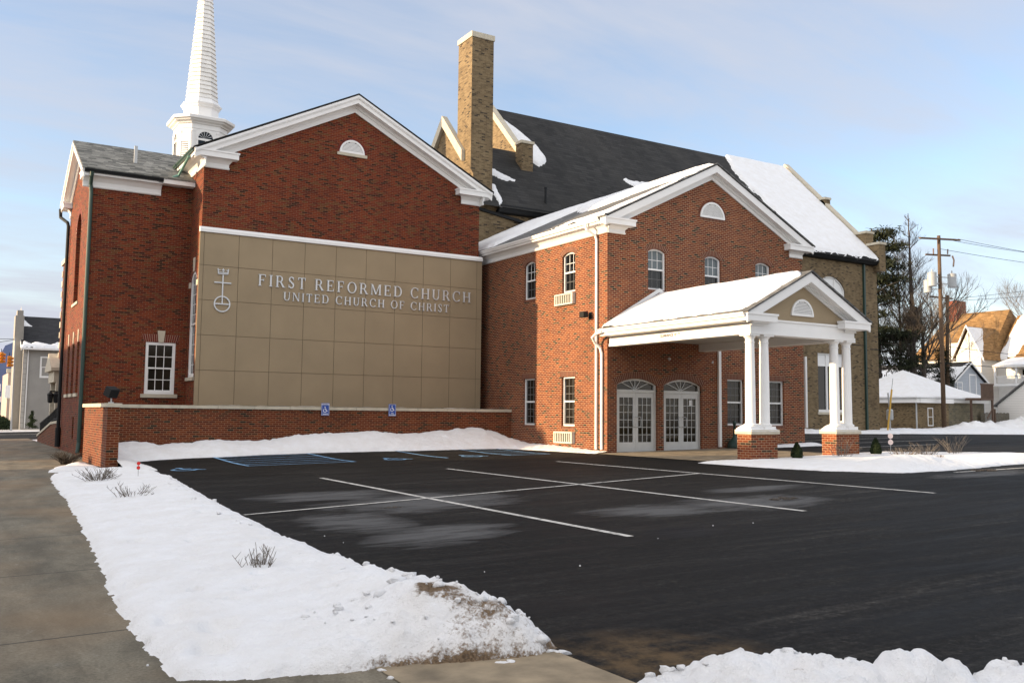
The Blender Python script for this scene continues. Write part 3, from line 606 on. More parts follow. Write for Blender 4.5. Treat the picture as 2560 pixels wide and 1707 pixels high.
for (a, b, c, d, s) in uws: window(ann, F, a, b, c, d, s, 3, 2, 2, mU=GLASSUP, low=GRILLE); arch_band(ann, F, a-.01, b+.01, s, d, .2, 15, VRED, ext=.06); soldier(ann, F, a-.02, b+.02, c-.1, c, VRED, 'brick_sill')
for (a, b, c, d) in slw: window(ann, Lf, a, b, c, d, None, 3, 3, 3, mU=CURT, mL=CURT, low=GRILLE, lowall=True); soldier(ann, Lf, a-.1, b+.1, d, d+.2, VRED); soldier(ann, Lf, a-.02, b+.02, c-.1, c, VRED, 'brick_sill')
for (a, b, c, d, s) in suw: window(ann, Lf, a, b, c, d, s, 3, 2, 2, low=GRILLE); arch_band(ann, Lf, a-.01, b+.01, s, d, .2, 15, VRED, ext=.06); soldier(ann, Lf, a-.02, b+.02, c-.1, c, VRED, 'brick_sill')
halfvent(ann, F, 23.45, 24.67, 8.935, 9.54, VRED, 26, 12); soldier(ann, F, 23.45, 24.67, 8.83, 8.93, VRED, 'brick_sill')
gable_trim(ann, F, XC, XD, 8.34, 10.90, .32, .31, .27, .24, crown=False)
cornice_return(ann, F, XC, 1, .32, .31, 7.87, 8.13, 8.36, 1.0, .74); cornice_return(ann, F, XD, -1, .32, .31, 7.87, 8.13, 8.36, 1.0, .74)
eave(ann, Lf, YR, 37.9, .32, 7.87, 8.16, 8.36); eave(ann, rightf(XD), YR, 37.9, .32, 7.87, 8.16, 8.36)
roofslab(ann, F, XC, XD, 8.36, 10.92, .34, -.36, 12.6, GREYR)
m = MB(); m.tube([(18.76, 25.9, 8.24), (18.76, 25.9, 8.12), (18.80, 25.88, 8.02), (19.08, 25.78, 7.84), (19.13, 25.76, 7.7), (19.13, 25.76, .45)], .05, 10); m.build('downspout', WHITE, ann)
m = MB(); m.box(24.25, YR-.09, .5, 24.37, YR-.005, 4.1); m.build('downspout', WHITE, ann)
m = MB(); m.box(28.95, YR-.02, 1.2, 29.04, YR+.06, 4.0); m.build('downspout', WHITE, ann)
for (z0, z1) in ((5.59, 6.0), (.595, 1.005)):                                       # air conditioner grilles under the side windows
    m = MB(Lf); a, b = 27.10, 28.25; m.box(a, -.14, z0, b, -.0005, z0+.05); m.box(a, -.14, z1-.05, b, -.0005, z1); m.box(a, -.14, z0+.05, a+.06, -.0005, z1-.05); m.box(b-.06, -.14, z0+.05, b, -.0005, z1-.05)
    o = m.build('air_conditioner', ACP, ann)
    g = MB(Lf)
    for k in range(9): x = a+.1+k*.115; g.box(x, -.12, z0+.05, x+.045, -.105, z1-.05)
    g.build('grille', ACP, o); g = MB(Lf); g.box(a+.06, -.02, z0+.05, b-.06, -.003, z1-.05); g.build('backing', plain_dark, o)
m = MB(Lf); m.box(26.1, -.03, 4.98, 26.24, -.001, 5.2); m.tube([(26.17, -.03, 5.08), (26.17, -.12, 5.1), (26.22, -.2, 5.06)], .02, 8); m.box(26.1, -.36, 5.0, 26.36, -.16, 5.2); m.build('wall_lamp', BLACKM, ann, bevel=.012)
m = MB(F); m.box(23.98, -.03, 3.55, 24.04, -.001, 3.62); m.build('wall_outlet', GREYM, ann)
m = MB(F); m.lathe(0, 0, [(.01, 0), (.05, .01), (.06, .05), (.02, .08)], 12); 
for k in range(len(m.v)): x, y, z = m.v[k]; m.v[k] = (21.9+x, YR-.01-(z), 3.62+(y-YR))
m.build('door_light', GREYM, ann, smooth=True)
for di, (a, b, z0, z1, sp) in enumerate(dws):
    m = MB(F); d = .1; zt = 2.40; fw = .07
    m.box(a, d-.02, z0, a+fw, d+.1, sp); m.box(b-fw, d-.02, z0, b, d+.1, sp); m.box(a+fw, d-.02, zt, b-fw, d+.1, zt+.1)
    o1, i1 = arc(a, b, sp, z1, 18), arc(a+fw, b-fw, sp, z1-fw, 18)
    for k in range(18): m.prism([o1[k], o1[k+1], i1[k+1], i1[k]], d-.02, d+.1)
    cx = (a+b)/2
    for ang in (-68, -36, 0, 36, 68):                                               # fanlight spokes
        t = R(ang); rr = .05; q = 1.0
        hw = (b-a)/2-fw; rise = z1-fw-sp; rad = (hw*hw+rise*rise)/(2*rise); cz = z1-fw-rad
        ux, uz = math.sin(t), math.cos(t); oz = zt+.1-cz; B = oz*uz; L = -B+math.sqrt(max(0, B*B-(oz*oz-rad*rad)))
        L = min(L, hw/abs(ux) if abs(ux) > 1e-3 else 9)
        m.prism([(cx+ux*.02-uz*.012, zt+.1+uz*.02+ux*.012), (cx+ux*.02+uz*.012, zt+.1+uz*.02-ux*.012), (cx+ux*L+uz*.012, zt+.1+uz*L-ux*.012), (cx+ux*L-uz*.012, zt+.1+uz*L+ux*.012)], d+.03, d+.055)
    dr = m.build('double_door', DOORP, ann)
    p = MB(F); p.face([(b-fw+.004, d+.06, zt+.09), (a+fw-.004, d+.06, zt+.09)]+[(x, d+.06, z) for x, z in arc(a+fw-.004, b-fw+.004, sp, z1-fw+.004, 18)]); p.build('fanlight_pane', GLASSDR, dr)
    for s in (0, 1):
        l0, l1 = (a+fw+.004, cx-.003) if s == 0 else (cx+.003, b-fw-.004); st, tr, br = .11, .17, .33; zb = .365
        lf = MB(F); lf.box(l0, d, zb, l0+st, d+.05, zt-.004); lf.box(l1-st, d, zb, l1, d+.05, zt-.004); lf.box(l0+st, d, zb, l1-st, d+.05, zb+br); lf.box(l0+st, d, zt-tr, l1-st, d+.05, zt-.004)
        g0, g1, h0, h1 = l0+st, l1-st, zb+br, zt-tr
        for k in (1, 2): x = g0+(g1-g0)*k/3; lf.box(x-.008, d+.008, h0, x+.008, d+.03, h1)
        for k in range(1, 6): z = h0+(h1-h0)*k/6; lf.box(g0, d+.009, z-.008, g1, d+.029, z+.008)
        lo2 = lf.build('door_leaf', DOORP, dr)
        p = MB(F); p.face([(g0-.003, d+.031, h0-.003), (g1+.003, d+.031, h0-.003), (g1+.003, d+.031, h1+.003), (g0-.003, d+.031, h1+.003)]); p.build('door_pane', GLASSDR, dr)
        hx = cx-.07 if s == 0 else cx+.07; hs = -1 if s == 0 else 1
        hd = MB(F); hd.tube([(hx, d, 1.22), (hx, d-.07, 1.22), (hx+hs*.10, d-.08, 1.23), (hx+hs*.11, d-.08, 1.4), (hx+hs*.10, d-.08, 1.56), (hx, d-.07, 1.57), (hx, d, 1.57)], .013, 8); hd.build('handle', GREYM, dr, smooth=True)
    if di == 1:
        n_ = MB(F); n_.box(cx+.42, d+.027, 1.98, cx+.56, d+.0295, 2.18); n_.build('notice', LWHITE, dr)
    arch_band(ann, F, a-.01, b+.01, sp, z1, .24, 27, VRED, ext=.03)
# snow on the annex roof
SLR = (10.92-8.36)/(24.03-18.85)
mpR = lambda a, s, h: (18.83+s, a, 8.36+.04+s*SLR+h)
roof_snow('roof_snow', 'snow left along the ridge of the brick wing roof', 0, [(24.95, 4.2), (25.6, 4.1), (27.0, 3.75), (28.5, 2.55), (29.9, 2.6), (31.8, 3.6), (32.4, 2.2), (32.6, .15), (38, .1), (38, 5.15), (24.95, 5.15)], mpR, .14, .09, .07, .3, 3, bounds=(24.87, 37.8, .0, 5.19))
roof_snow('roof_snow', 'narrow snow strip along the gutter and front edge of the brick wing roof', 0, [(24.9, .02), (28.2, .02), (27.3, .5), (25.7, .6), (25.35, 1.5), (25.1, 3.2), (24.9, 3.6)], mpR, .09, .06, .06, .16, 9, bounds=(24.87, 30, .0, 5.1))

# ------------------------------------------------------------------ portico
por = thing('entrance_portico', (21.47, 18.9, .36), 'white gabled portico on paired round columns and brick piers over the doors', 'portico')
X0, X1, YB = 19.24, 23.70, 18.68
for (a, b) in ((19.20, 20.23), (22.72, 23.74)):
    m = MB(); m.box(a, 18.65, .15, b, 19.19, 1.12); pr = m.build('pier', PIERB, por)
    m = MB(); m.box(a-.05, 18.60, 1.121, b+.05, 19.24, 1.245); m.build('cap', STONE, pr, bevel=.008)
for x in (19.44, 20.0, 22.98, 23.54):
    m = MB(); cy = 18.905
    m.lathe(x, cy, [(.19, 1.34), (.2, 1.36), (.2, 1.39), (.165, 1.41), (.15, 1.42), (.145, 1.47), (.143, 1.8), (.141, 2.4), (.136, 3.0), (.127, 3.6), (.125, 3.69), (.14, 3.70), (.14, 3.725), (.126, 3.735), (.126, 3.82), (.15, 3.84), (.175, 3.875), (.178, 3.89)], 40)
    o = m.build('column', WHITE, por, smooth=True)
    e = o.modifiers.new('split', 'EDGE_SPLIT'); e.split_angle = R(35)
    m = MB(); m.box(x-.215, cy-.215, 1.246, x+.215, cy+.215, 1.34); m.build('plinth', WHITE, o)
    m = MB(); m.box(x-.2, cy-.2, 3.891, x+.2, cy+.2, 3.938); m.build('abacus', WHITE, o)
m = MB()
def beam(x0, y0, x1, y1):
    m.box(x0, y0, 3.94, x1, y1, 4.03); m.box(x0+.02, y0+.02, 4.0301, x1-.02, y1-.02, 4.33)
m.box(X0, YB, 3.94, X1, 19.06, 4.03); m.box(X0+.02, YB+.02, 4.03, X1-.02, 19.05, 4.335); m.box(X0-.015, YB-.015, 4.335, X1+.015, 19.05, 4.385)
m.box(X0, 19.06, 3.94, X0+.36, YR-.004, 4.03); m.box(X0+.02, 19.05, 4.03, X0+.35, YR-.004, 4.27)
m.box(X1-.36, 19.06, 3.94, X1, YR-.004, 4.03); m.box(X1-.35, 19.05, 4.03, X1-.02, YR-.004, 4.27)
m.build('beam', WHITE, por)
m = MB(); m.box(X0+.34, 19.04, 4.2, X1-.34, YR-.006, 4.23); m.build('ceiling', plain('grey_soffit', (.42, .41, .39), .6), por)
FP = front(YB)
m = MB(FP); m.prism([(X0+.1, 4.386), (X1-.1, 4.386), (21.47, 5.62)], .045, .25); m.build('pediment', STUCCO, por)
halfvent(por, front(YB+.045), 20.93, 21.87, 4.56, 5.06, None, 0, 9, fr=.06)
gable_trim(por, front(YB+.045), X0, X1, 4.50, 5.83, .37, .315, .27, .13, crown=False)
for (a, sg) in ((X0, 1), (X1, -1)):
    cornice_return(por, FP, a, sg, .37, .27, 4.18, 4.275, 4.5, .80, .5)
for mp_, y1 in ((left(X0), 25.55), (rightf(X1), YR)): eave(por, mp_, YB-.2, y1 if y1 < 25.3 else YR-.003, .37, 4.27, 4.275, 4.5)
roofslab(por, FP, X0, X1, 4.51, 5.85, .37, -.32, YR-YB-.004, GREYR)
m = MB(FP)
for (xa, za, xb, zb) in ((X0-.02, 4.66, 21.47, 5.97), (21.47, 5.97, X1+.02, 4.66)): m.prism([(xa, za), (xb, zb), (xb, zb+.14), (xa, za+.14)], YR-YB-.05, YR-YB-.008)
m.build('flashing', WHITE, por)
m = MB(); m.tube([(18.78, 25.0, 4.4), (18.78, 25.3, 4.36), (18.8, 25.55, 4.25), (18.95, 25.58, 4.05), (19.1, 25.5, 3.9), (19.13, 25.45, 3.7), (19.13, 25.45, .45)], .05, 10); m.build('downspout', WHITE, por)
def text(name, s, size, mp, mat, par=None, ext=.004, align='CENTER', bold=0.):
    cu = bpy.data.curves.new(name, 'FONT'); cu.body = s; cu.size = size; cu.align_x = align; cu.align_y = 'CENTER'; cu.extrude = ext; cu.offset = bold
    o = bpy.data.objects.new(name, cu); col.objects.link(o); dg = bpy.context.evaluated_depsgraph_get()
    me = bpy.data.meshes.new_from_object(o.evaluated_get(dg)); bpy.data.objects.remove(o); bpy.data.curves.remove(cu)
    L = Vector((0, 0, 0)); p = par
    while p is not None: L = L+p.location; p = p.parent
    for v in me.vertices: v.co = Vector(mp(v.co.x, -v.co.z, v.co.y))-L
    me.materials.clear(); me.materials.append(mat); o = bpy.data.objects.new(name, me); col.objects.link(o)
    if par: o.parent = par
    return o
LP = lambda s, d, z: (X0+.02+d, 22.1-s, 4.115+z)
m = MB(LP); m.box(-.46, -.014, -.055, .46, -.001, .055); cs = m.build('clearance_sign', LWHITE, por)
text('clearance_text', 'CLEARANCE 12\' 6"', .112, lambda s, d, z: LP(s, d-.0155, z), BLACKM, cs, .001, bold=.005)
SLP = (5.85-4.51)/(21.47-18.83)
mpP = lambda a, s, h: (18.83+s, a, 4.51+.045+s*SLP+h)
roof_snow('roof_snow', 'thick clean snow covering the left slope of the portico roof', 0, [(18.62, 1.9), (18.5, 2.3), (18.8, 2.64), (25.1, 2.64), (25.1, .05), (18.75, .12), (18.55, .6), (18.62, 1.2)], mpP, .11, .07, .07, .10, 21, bounds=(18.36, 25.15, .02, 2.66))
mpP2 = lambda a, s, h: (24.11-s, a, 4.51+.045+s*SLP+h)
roof_snow('roof_snow', 'snow on the far right slope of the portico roof', 0, [(18.6, .05), (25.1, .05), (25.1, 2.62), (18.6, 2.62)], mpP2, .1, .12, .07, .06, 22, bounds=(18.36, 25.15, .02, 2.62))
for (a, b, lab) in ((19.15, 20.28, 'small snow heap around the column bases on the nearer left brick pier'), (22.67, 23.79, 'snow heap around the column bases on the right brick pier')):
    xs = np.arange(a-.02, b+.03, .04); ys = np.arange(18.59, 19.26, .04); X, Y = np.meshgrid(xs, ys, indexing='ij')
    d = np.minimum.reduce([X-a, b-X, Y-18.61, 19.23-Y]); nb = np.exp(-((Y-19.0)**2)/.05)
    z = 1.246+.16*(1-np.exp(-np.clip(d, 0, None)/.12))*(.25+nb)+.03*fbm(X*5, Y*5, 5); 
    if a > 21: z = z+.14*np.exp(-((X-23.5)**2/.06+(Y-19.12)**2/.02))
    tag(grid('pier_snow', xs, ys, np.where(d > .005, z, 1.2), SNOW, keep=d > 0), lab, 'snow')

# ------------------------------------------------------------------ brick church hall with the sign wall, and its street wing
YG, XG0, XG1 = 33.312, 7.464, 18.655
hall = thing('church_hall', (12.0, 34.5, 0), 'dark red brick church hall with big white-trimmed gable and tan lettered panel', 'building')
F = front(YG)
m = MB(F); wall(m, XG0, XG1, -.1, 10.6); m.face([(XG0, 0, 10.6), (XG1, 0, 10.6), (13.06, 0, 13.55)])
m.mp = left(XG0); wall(m, YG, 62, -.1, 10.6, [(33.72, 34.66, 2.8, 6.6, 6.13)]); m.mp = rightf(XG1); wall(m, YG, 62, -.1, 10.6)
YL, XW = 34.977, 4.05
m.mp = front(YL); wall(m, XW, XG0, -.1, 9.75, [(6.06, 7.08, 2.2, 4.05)])
m.mp = left(XW); wall(m, YL, 41.3, -.1, 9.75, [(36.25, 36.95, 2.2, 4.05), (37.7, 38.4, 2.2, 4.05), (39.2, 39.9, 2.2, 4.05), (37.4, 38.9, 5.6, 9.0, 8.25), (36.9, 37.3, .55, 1.35)], .14)
m.face([(YL, 0, 9.75), (41.3, 0, 9.75), (38.14, 0, 11.5)]); m.mp = rightf(XW+9); 
m.mp = front(41.3); wall(m, XW, 9, -.1, 9.75)
m.build('wall', OLD, hall)
window(hall, front(YL), 6.06, 7.08, 2.2, 4.05, None, 3, 2, 2, d=.02, fw=.1, mU=CURT, mL=CURT, sash=.03, mat=WHITE, mm=.025)
m = MB(front(YL)); m.box(5.94, -.06, 2.07, 7.19, .02, 2.2); m.build('window_sill', STONE, hall)
soldier(hall, front(YL), 6.0, 7.14, 4.06, 4.33, VOLD, flare=.12)
m = MB(front(YL)); m.prism([(6.48, 4.055), (6.66, 4.055), (6.70, 4.47), (6.44, 4.47)], -.035, .02); m.build('keystone', STONE, hall)
window(hall, left(XG0), 33.72, 34.66, 2.8, 6.6, 6.13, 3, 5, 5, d=.02, fw=.1, mat=WHITE)
m = MB(left(XG0)); m.box(33.62, -.07, 2.68, 34.76, .02, 2.8); m.prism([(34.1, 6.6), (34.28, 6.6), (34.32, 7.1), (34.06, 7.1)], -.03, .01); m.box(33.5, -.03, 6.05, 33.72, .01, 6.25); m.box(34.66, -.03, 6.05, 34.88, .01, 6.25); m.build('window_sill', STONE, hall)
arch_band(hall, left(XG0), 33.71, 34.67, 6.13, 6.6, .2, 15, VOLD)
for a in (36.25, 37.7, 39.2):
    window(hall, left(XW), a, a+.7, 2.2, 4.05, None, 2, 2, 2, d=.08, fw=.08, mat=WHITE)
    m = MB(left(XW)); m.box(a-.1, -.06, 2.08, a+.8, .02, 2.2); m.prism([(a+.28, 4.06), (a+.42, 4.06), (a+.45, 4.5), (a+.25, 4.5)], -.03, .01); m.build('window_sill', STONE, hall)
m = MB(left(XW)); m.face([(37.4, .139, 5.6), (38.9, .139, 5.6), (38.9, .139, 9.0), (37.4, .139, 9.0)]); m.build('blind_arch', OLD, hall)
m = MB(left(XW)); m.box(37.3, -.05, 5.5, 39.0, .02, 5.6); m.build('window_sill', STONE, hall)
m = MB(left(XW)); m.face([(36.9, .1, .55), (37.3, .1, .55), (37.3, .1, 1.35), (36.9, .1, 1.35)]); m.build('crawl_vent', BLACKM, hall)
arch_band(hall, left(XW), 37.39, 38.91, 8.25, 9.0, .22, 18, VOLD)
halfvent(hall, F, 12.48, 13.50, 11.575, 12.1, VOLD, 22, 8)
m = MB(F); m.box(12.39, -.06, 11.46, 13.6, .01, 11.573); m.build('vent_sill', STONE, hall)
gable_trim(hall, F, XG0, XG1, 10.77, 13.80, .41, .36, .30, .30)
cornice_return(hall, F, XG0, 1, .41, .36, 10.23, 10.56, 10.8, 1.12, .86); cornice_return(hall, F, XG1, -1, .41, .36, 10.23, 10.56, 10.8, 1.12, .86)
eave(hall, left(XG0), YG-.3, 62, .41, 10.23, 10.56, 10.8, gut=GREENM); eave(hall, rightf(XG1), YG-.3, 62, .41, 10.23, 10.56, 10.8, gut=BLACKM)
roofslab(hall, F, XG0, XG1, 10.8, 13.82, .43, -.42, 29, DARKR)
# street wing: gable towards the street
FW = left(XW)
gable_trim(hall, FW, YL, 41.3, 9.93, 11.72, .36, .33, .28, .22)
cornice_return(hall, FW, YL, 1, .36, .33, 9.36, 9.70, 9.93, .5, .3); cornice_return(hall, FW, 41.3, -1, .36, .33, 9.36, 9.70, 9.93, .5, .3)
eave(hall, front(YL), XW-.3, 6.35, .36, 9.36, 9.74, 9.93, gut=BLACKM)
m = MB(front(YL)); m.box(6.2, -.36, 9.765, 7.46, -.001, 9.80); m.box(6.36, -.385, 9.766, 7.46, -.361, 9.925); m.build('soffit', WHITE, hall)
roofslab(hall, FW, YL, 41.3, 9.95, 11.74, .38, -.36, 5.2, SLATE)
m = MB(); m.box(5.55, 36.0, 10.5, 5.66, 36.09, 11.35); m.build('roof_pipe', GREYM, hall)
m = MB(); m.tube([(3.98, 34.5, 9.82), (3.98, 34.55, 9.7), (4.0, 34.86, 9.45), (4.03, 34.9, 9.2), (4.02, 34.9, .5), (3.98, 34.82, .15)], .065, 10); m.build('downspout', GREENM, hall)
m = MB(); m.tube([(3.7, 41.75, 9.8), (3.72, 41.7, 9.45), (3.93, 41.1, 9.15), (3.96, 41.05, 9.0), (3.95, 41.0, .15)], .065, 10); m.tube([(3.95, 41.0, .9), (3.95, 41.0, .15)], .1, 10); m.build('downspout', BLACKM, hall)
m = MB(); m.tube([(7.0, 33.6, 10.62), (6.99, 34.2, 10.48), (6.9, 34.75, 10.16), (6.7, 34.75, 10.05)], .05, 8); m.build('downspout', COPPER, hall)
# tan stucco panel with reveals, on the gable wall
YP = 33.214; FPn = front(YP)
m = MB(FPn); m.box(7.40, .014, 1.0, 18.775, .094, 7.895); m.build('panel_joint', JOINT, hall)
cx_ = [7.40]+[7.543+1.221*i for i in range(10)]+[18.775]; cz_ = [1.0, 1.806, 3.036, 4.266, 5.496, 6.726, 7.896]; g = .009
m = MB(FPn)
for a, b in zip(cx_, cx_[1:]):
    for c, d in zip(cz_, cz_[1:]): m.box(a+(g if a > 7.41 else 0), 0, c+g, b-(g if b < 18.77 else 0), .013, d-g)
m.build('sign_panel', STUCCO, hall)
m = MB(FPn); m.prisms([(-.05, 7.9), (-.05, 8.0), (.02, 8.09), (.096, 8.1), (.096, 7.9)], 7.385, 18.79); m.build('panel_cap', WHITE, hall)
# lettering
def ring(cx, cy, rx, ry, t, T, a0, a1, n=16):
    out = []
    for k in range(n):
        q = []
        for a in (a0+(a1-a0)*k/n, a0+(a1-a0)*(k+1)/n):
            a = R(a); th = t+(T-t)*abs(math.cos(a))**1.3
            q.append(((cx+rx*math.cos(a), cy+ry*math.sin(a)), (cx+(rx-th)*math.cos(a), cy+(ry-min(th, t*1.2))*math.sin(a))))
        out.append([q[0][0], q[1][0], q[1][1], q[0][1]])
    return out
def rc(x0, y0, x1, y1): return [(x0, y0), (x1, y0), (x1, y1), (x0, y1)]
T_, t_ = .135, .062
def stem(x): return [rc(x, 0, x+T_, 1), rc(x-.07, 0, x+T_+.07, .045), rc(x-.07, .955, x+T_+.07, 1)]
def diag(x0, y0, x1, y1, wd): return [[(x0-wd/2, y0), (x0+wd/2, y0), (x1+wd/2, y1), (x1-wd/2, y1)]]
GL = {
 'I': (.28, stem(.07)),
 'F': (.66, stem(.07)+[rc(.2, .94, .62, 1), rc(.57, .78, .62, .95), rc(.2, .48, .47, .54), rc(.44, .41, .48, .61)]),
 'E': (.70, stem(.07)+[rc(.2, .94, .62, 1), rc(.57, .78, .62, .95), rc(.2, .48, .47, .54), rc(.44, .41, .48, .61), rc(.2, 0, .66, .06), rc(.61, .05, .66, .24)]),
 'T': (.70, [rc(.35-T_/2, 0, .35+T_/2, 1), rc(.35-T_/2-.07, 0, .35+T_/2+.07, .045), rc(.02, .94, .68, 1), rc(.02, .76, .07, .95), rc(.63, .76, .68, .95)]),
 'H': (.86, stem(.07)+stem(.65)+[rc(.2, .48, .66, .54)]),
 'N': (.86, [rc(.07, 0, .07+t_, 1), rc(0, 0, .2, .045), rc(.0, .955, .15, 1), rc(.72, 0, .72+t_, 1), rc(.65, .955, .86, 1)]+diag(.14, .98, .74, .0, .14)),
 'U': (.82, [rc(.08, .3, .08+T_, 1), rc(.01, .955, .29, 1), rc(.66, .3, .66+t_, 1), rc(.58, .955, .80, 1)]+ring(.401, .32, .321, .33, t_, .11, 180, 360)),
 'D': (.84, stem(.07)+[rc(.2, .94, .4, 1), rc(.2, 0, .4, .06)]+ring(.38, .5, .42, .5, t_, T_, -90, 90)),
 'O': (.92, ring(.46, .5, .44, .52, t_, T_, 0, 360, 28)),
 'C': (.84, ring(.46, .5, .44, .52, t_, T_, 48, 312, 24)+[rc(.735, .70, .785, .98), rc(.735, .06, .775, .22)]),
 'R': (.80, stem(.07)+[rc(.2, .94, .38, 1), rc(.2, .46, .38, .52)]+ring(.36, .73, .26, .27, t_, .12, -90, 90)+[[(.36, .48), (.50, .48), (.80, 0), (.62, 0)], rc(.6, 0, .84, .045)]),
 'S': (.60, ring(.30, .755, .23, .265, t_+.02, .10, 30, 240, 14)+ring(.30, .265, .25, .285, t_+.02, .11, -150, 60, 14)+[[(.10, .66), (.21, .70), (.50, .38), (.40, .30)], rc(.465, .72, .51, .98), rc(.055, .03, .10, .28)]),
 'M': (1.04, [rc(.08, 0, .08+t_, 1), rc(0, 0, .22, .045), rc(0, .955, .16, 1), rc(.84, 0, .84+T_, 1), rc(.77, 0, 1.04, .045), rc(.9, .955, 1.03, 1)]+diag(.15, .98, .50, .05, .13)+diag(.86, .98, .50, .05, .07)),
}
def lettering(name, s, x0, x1, z0, h, label, wg=.88):
    th = thing(name, ((x0+x1)/2, YP, z0), label, 'lettering')
    wds = sum(GL[c][0] for c in s if c != ' ')*h; nsp = s.count(' '); ng = len(s)-1-2*nsp
    gap = ((x1-x0)-wds-nsp*wg*h)/ng; x = x0
    for i, c in enumerate(s):
        if c == ' ': x += wg*h-gap; continue
        m = MB(FPn)
        for k, p in enumerate(GL[c][1]): m.prism([(x+a*h, z0+b*h) for a, b in p], -.045-.0004*(k % 7), -.004)
        m.build('letter', SILVER, th); x += GL[c][0]*h+gap
    return th
lettering('sign_lettering', 'FIRST REFORMED CHURCH', 9.49, 18.235, 6.145, .415, 'upper larger line of raised silver letters, FIRST REFORMED CHURCH, on the tan panel')
lettering('sign_lettering', 'UNITED CHURCH OF CHRIST', 10.43, 17.24, 5.675, .31, 'lower smaller line of silver letters, UNITED CHURCH OF CHRIST, on the tan panel')
em = thing('church_emblem', (8.23, YP, 5.1), 'silver cross, crown and orb emblem mounted left of the lettering', 'emblem')
m = MB(FPn); ecx, ecz, er = 8.23, 5.385, .288
for q in ring(ecx, ecz, er, er, .04, .04, 0, 360, 32): m.prism(q, -.045, -.004)
m.prism(rc(ecx-er+.03, ecz-.02, ecx+er-.03, ecz+.02), -.0455, -.004); m.build('orb', SILVER, em)
m = MB(FPn); m.prism(rc(ecx-.02, ecz+.02, ecx+.02, 6.42), -.046, -.004); m.prism(rc(ecx-.295, 6.12, ecx+.295, 6.16), -.0465, -.004); m.build('cross', SILVER, em)
m = MB(FPn)
for q in ([(ecx-.17, 6.44), (ecx+.17, 6.44), (ecx+.17, 6.47), (ecx-.17, 6.47)], [(ecx-.17, 6.49), (ecx+.17, 6.49), (ecx+.17, 6.52), (ecx-.17, 6.52)], [(ecx-.175, 6.44), (ecx-.145, 6.44), (ecx-.17, 6.64), (ecx-.2, 6.64)], [(ecx+.145, 6.44), (ecx+.175, 6.44), (ecx+.2, 6.64), (ecx+.17, 6.64)],
          rc(ecx-.012, 6.52, ecx+.012, 6.65), rc(ecx-.06, 6.575, ecx+.06, 6.6), rc(ecx-.16, 6.575, ecx-.1, 6.6), rc(ecx+.1, 6.575, ecx+.16, 6.6)): m.prism(q, -.044-.0005*len(m.f)/6, -.004)
m.build('crown', SILVER, em)

# steeple behind the street wing
st = thing('church_steeple', (9.8, 45, 12), 'white octagonal steeple with tapering lapped spire behind the slate roof', 'steeple')
sx, sy = 9.85, 45.0
def ngon(m, prof, angs):                                         # angs in degrees from -Y, prof: (radius, z)
    rings = [[m.vert(sx+r*math.sin(R(a)), sy-r*math.cos(R(a)), z) for a in angs] for r, z in prof]; n = len(angs)
    for q0, q1 in zip(rings, rings[1:]):
        for j in range(n): m.f.append([q0[j], q0[(j+1) % n], q1[(j+1) % n], q1[j]])
    m.f.append(rings[0][::-1]); m.f.append(rings[-1])
OCT = [22.5+45*k for k in range(8)]; IRR = [a+90*k for k in range(4) for a in (-30, 30)]
m = MB(); ngon(m, [(1.27, 10.5), (1.27, 14.74), (1.30, 14.75), (1.30, 14.80), (1.27, 14.81), (1.27, 14.97), (1.34, 14.99), (1.36, 15.04), (1.5, 15.10), (1.52, 15.14), (1.62, 15.18), (1.64, 15.30), (1.6, 15.33), (.9, 15.46)], IRR)
bf = m.build('belfry', WHITE, st)
for a0, rot in ((0, 0), (-90, 0)):                                  # arched openings with fan glazing, louvers and pilasters
    dx, dy = math.sin(R(a0)), -math.cos(R(a0)); tx, ty = math.cos(R(a0)), math.sin(R(a0)); rr = 1.27*math.cos(R(30))
    mpS = (lambda dx, dy, tx, ty, rr: lambda s, d, z: (sx+dx*(rr-d)+tx*s, sy+dy*(rr-d)+ty*s, z))(dx, dy, tx, ty, rr)
    q = MB(mpS); o1 = [(.34*math.cos(math.pi*k/14), 14.30+.34*math.sin(math.pi*k/14)) for k in range(15)]
    q.face([(p[0], -.004, p[1]) for p in o1]+[(-.34, -.004, 13.3), (.34, -.004, 13.3)][::1]); q.build('pane', GLASS, bf)
    q = MB(mpS); o2 = [(.42*math.cos(math.pi*k/14), 14.30+.42*math.sin(math.pi*k/14)) for k in range(15)]
    for k in range(14): q.prism([o1[k], o1[k+1], o2[k+1], o2[k]], -.04, 0)
    for k in range(1, 7): t = math.pi*k/7; q.prism([(.03*math.cos(t+1), 14.30+.03*math.sin(t+1)), (.34*math.cos(t+.03), 14.30+.34*math.sin(t+.03)), (.34*math.cos(t-.03), 14.30+.34*math.sin(t-.03))], -.02, -.005)
    q.box(-.42, -.05, 14.2, .42, 0, 14.30); q.box(-.42, -.04, 12.6, -.34, 0, 14.2); q.box(.34, -.04, 12.6, .42, 0, 14.2); q.box(-.02, -.03, 12.6, .02, -.005, 14.2)
    q.box(-.635, -.03, 10.6, -.5, 0, 14.6); q.box(.5, -.03, 10.6, .635, 0, 14.6); q.box(-.635, -.045, 14.601, -.48, 0, 14.68); q.box(.48, -.045, 14.601, .635, 0, 14.68); q.build('belfry_window', WHITE, st)
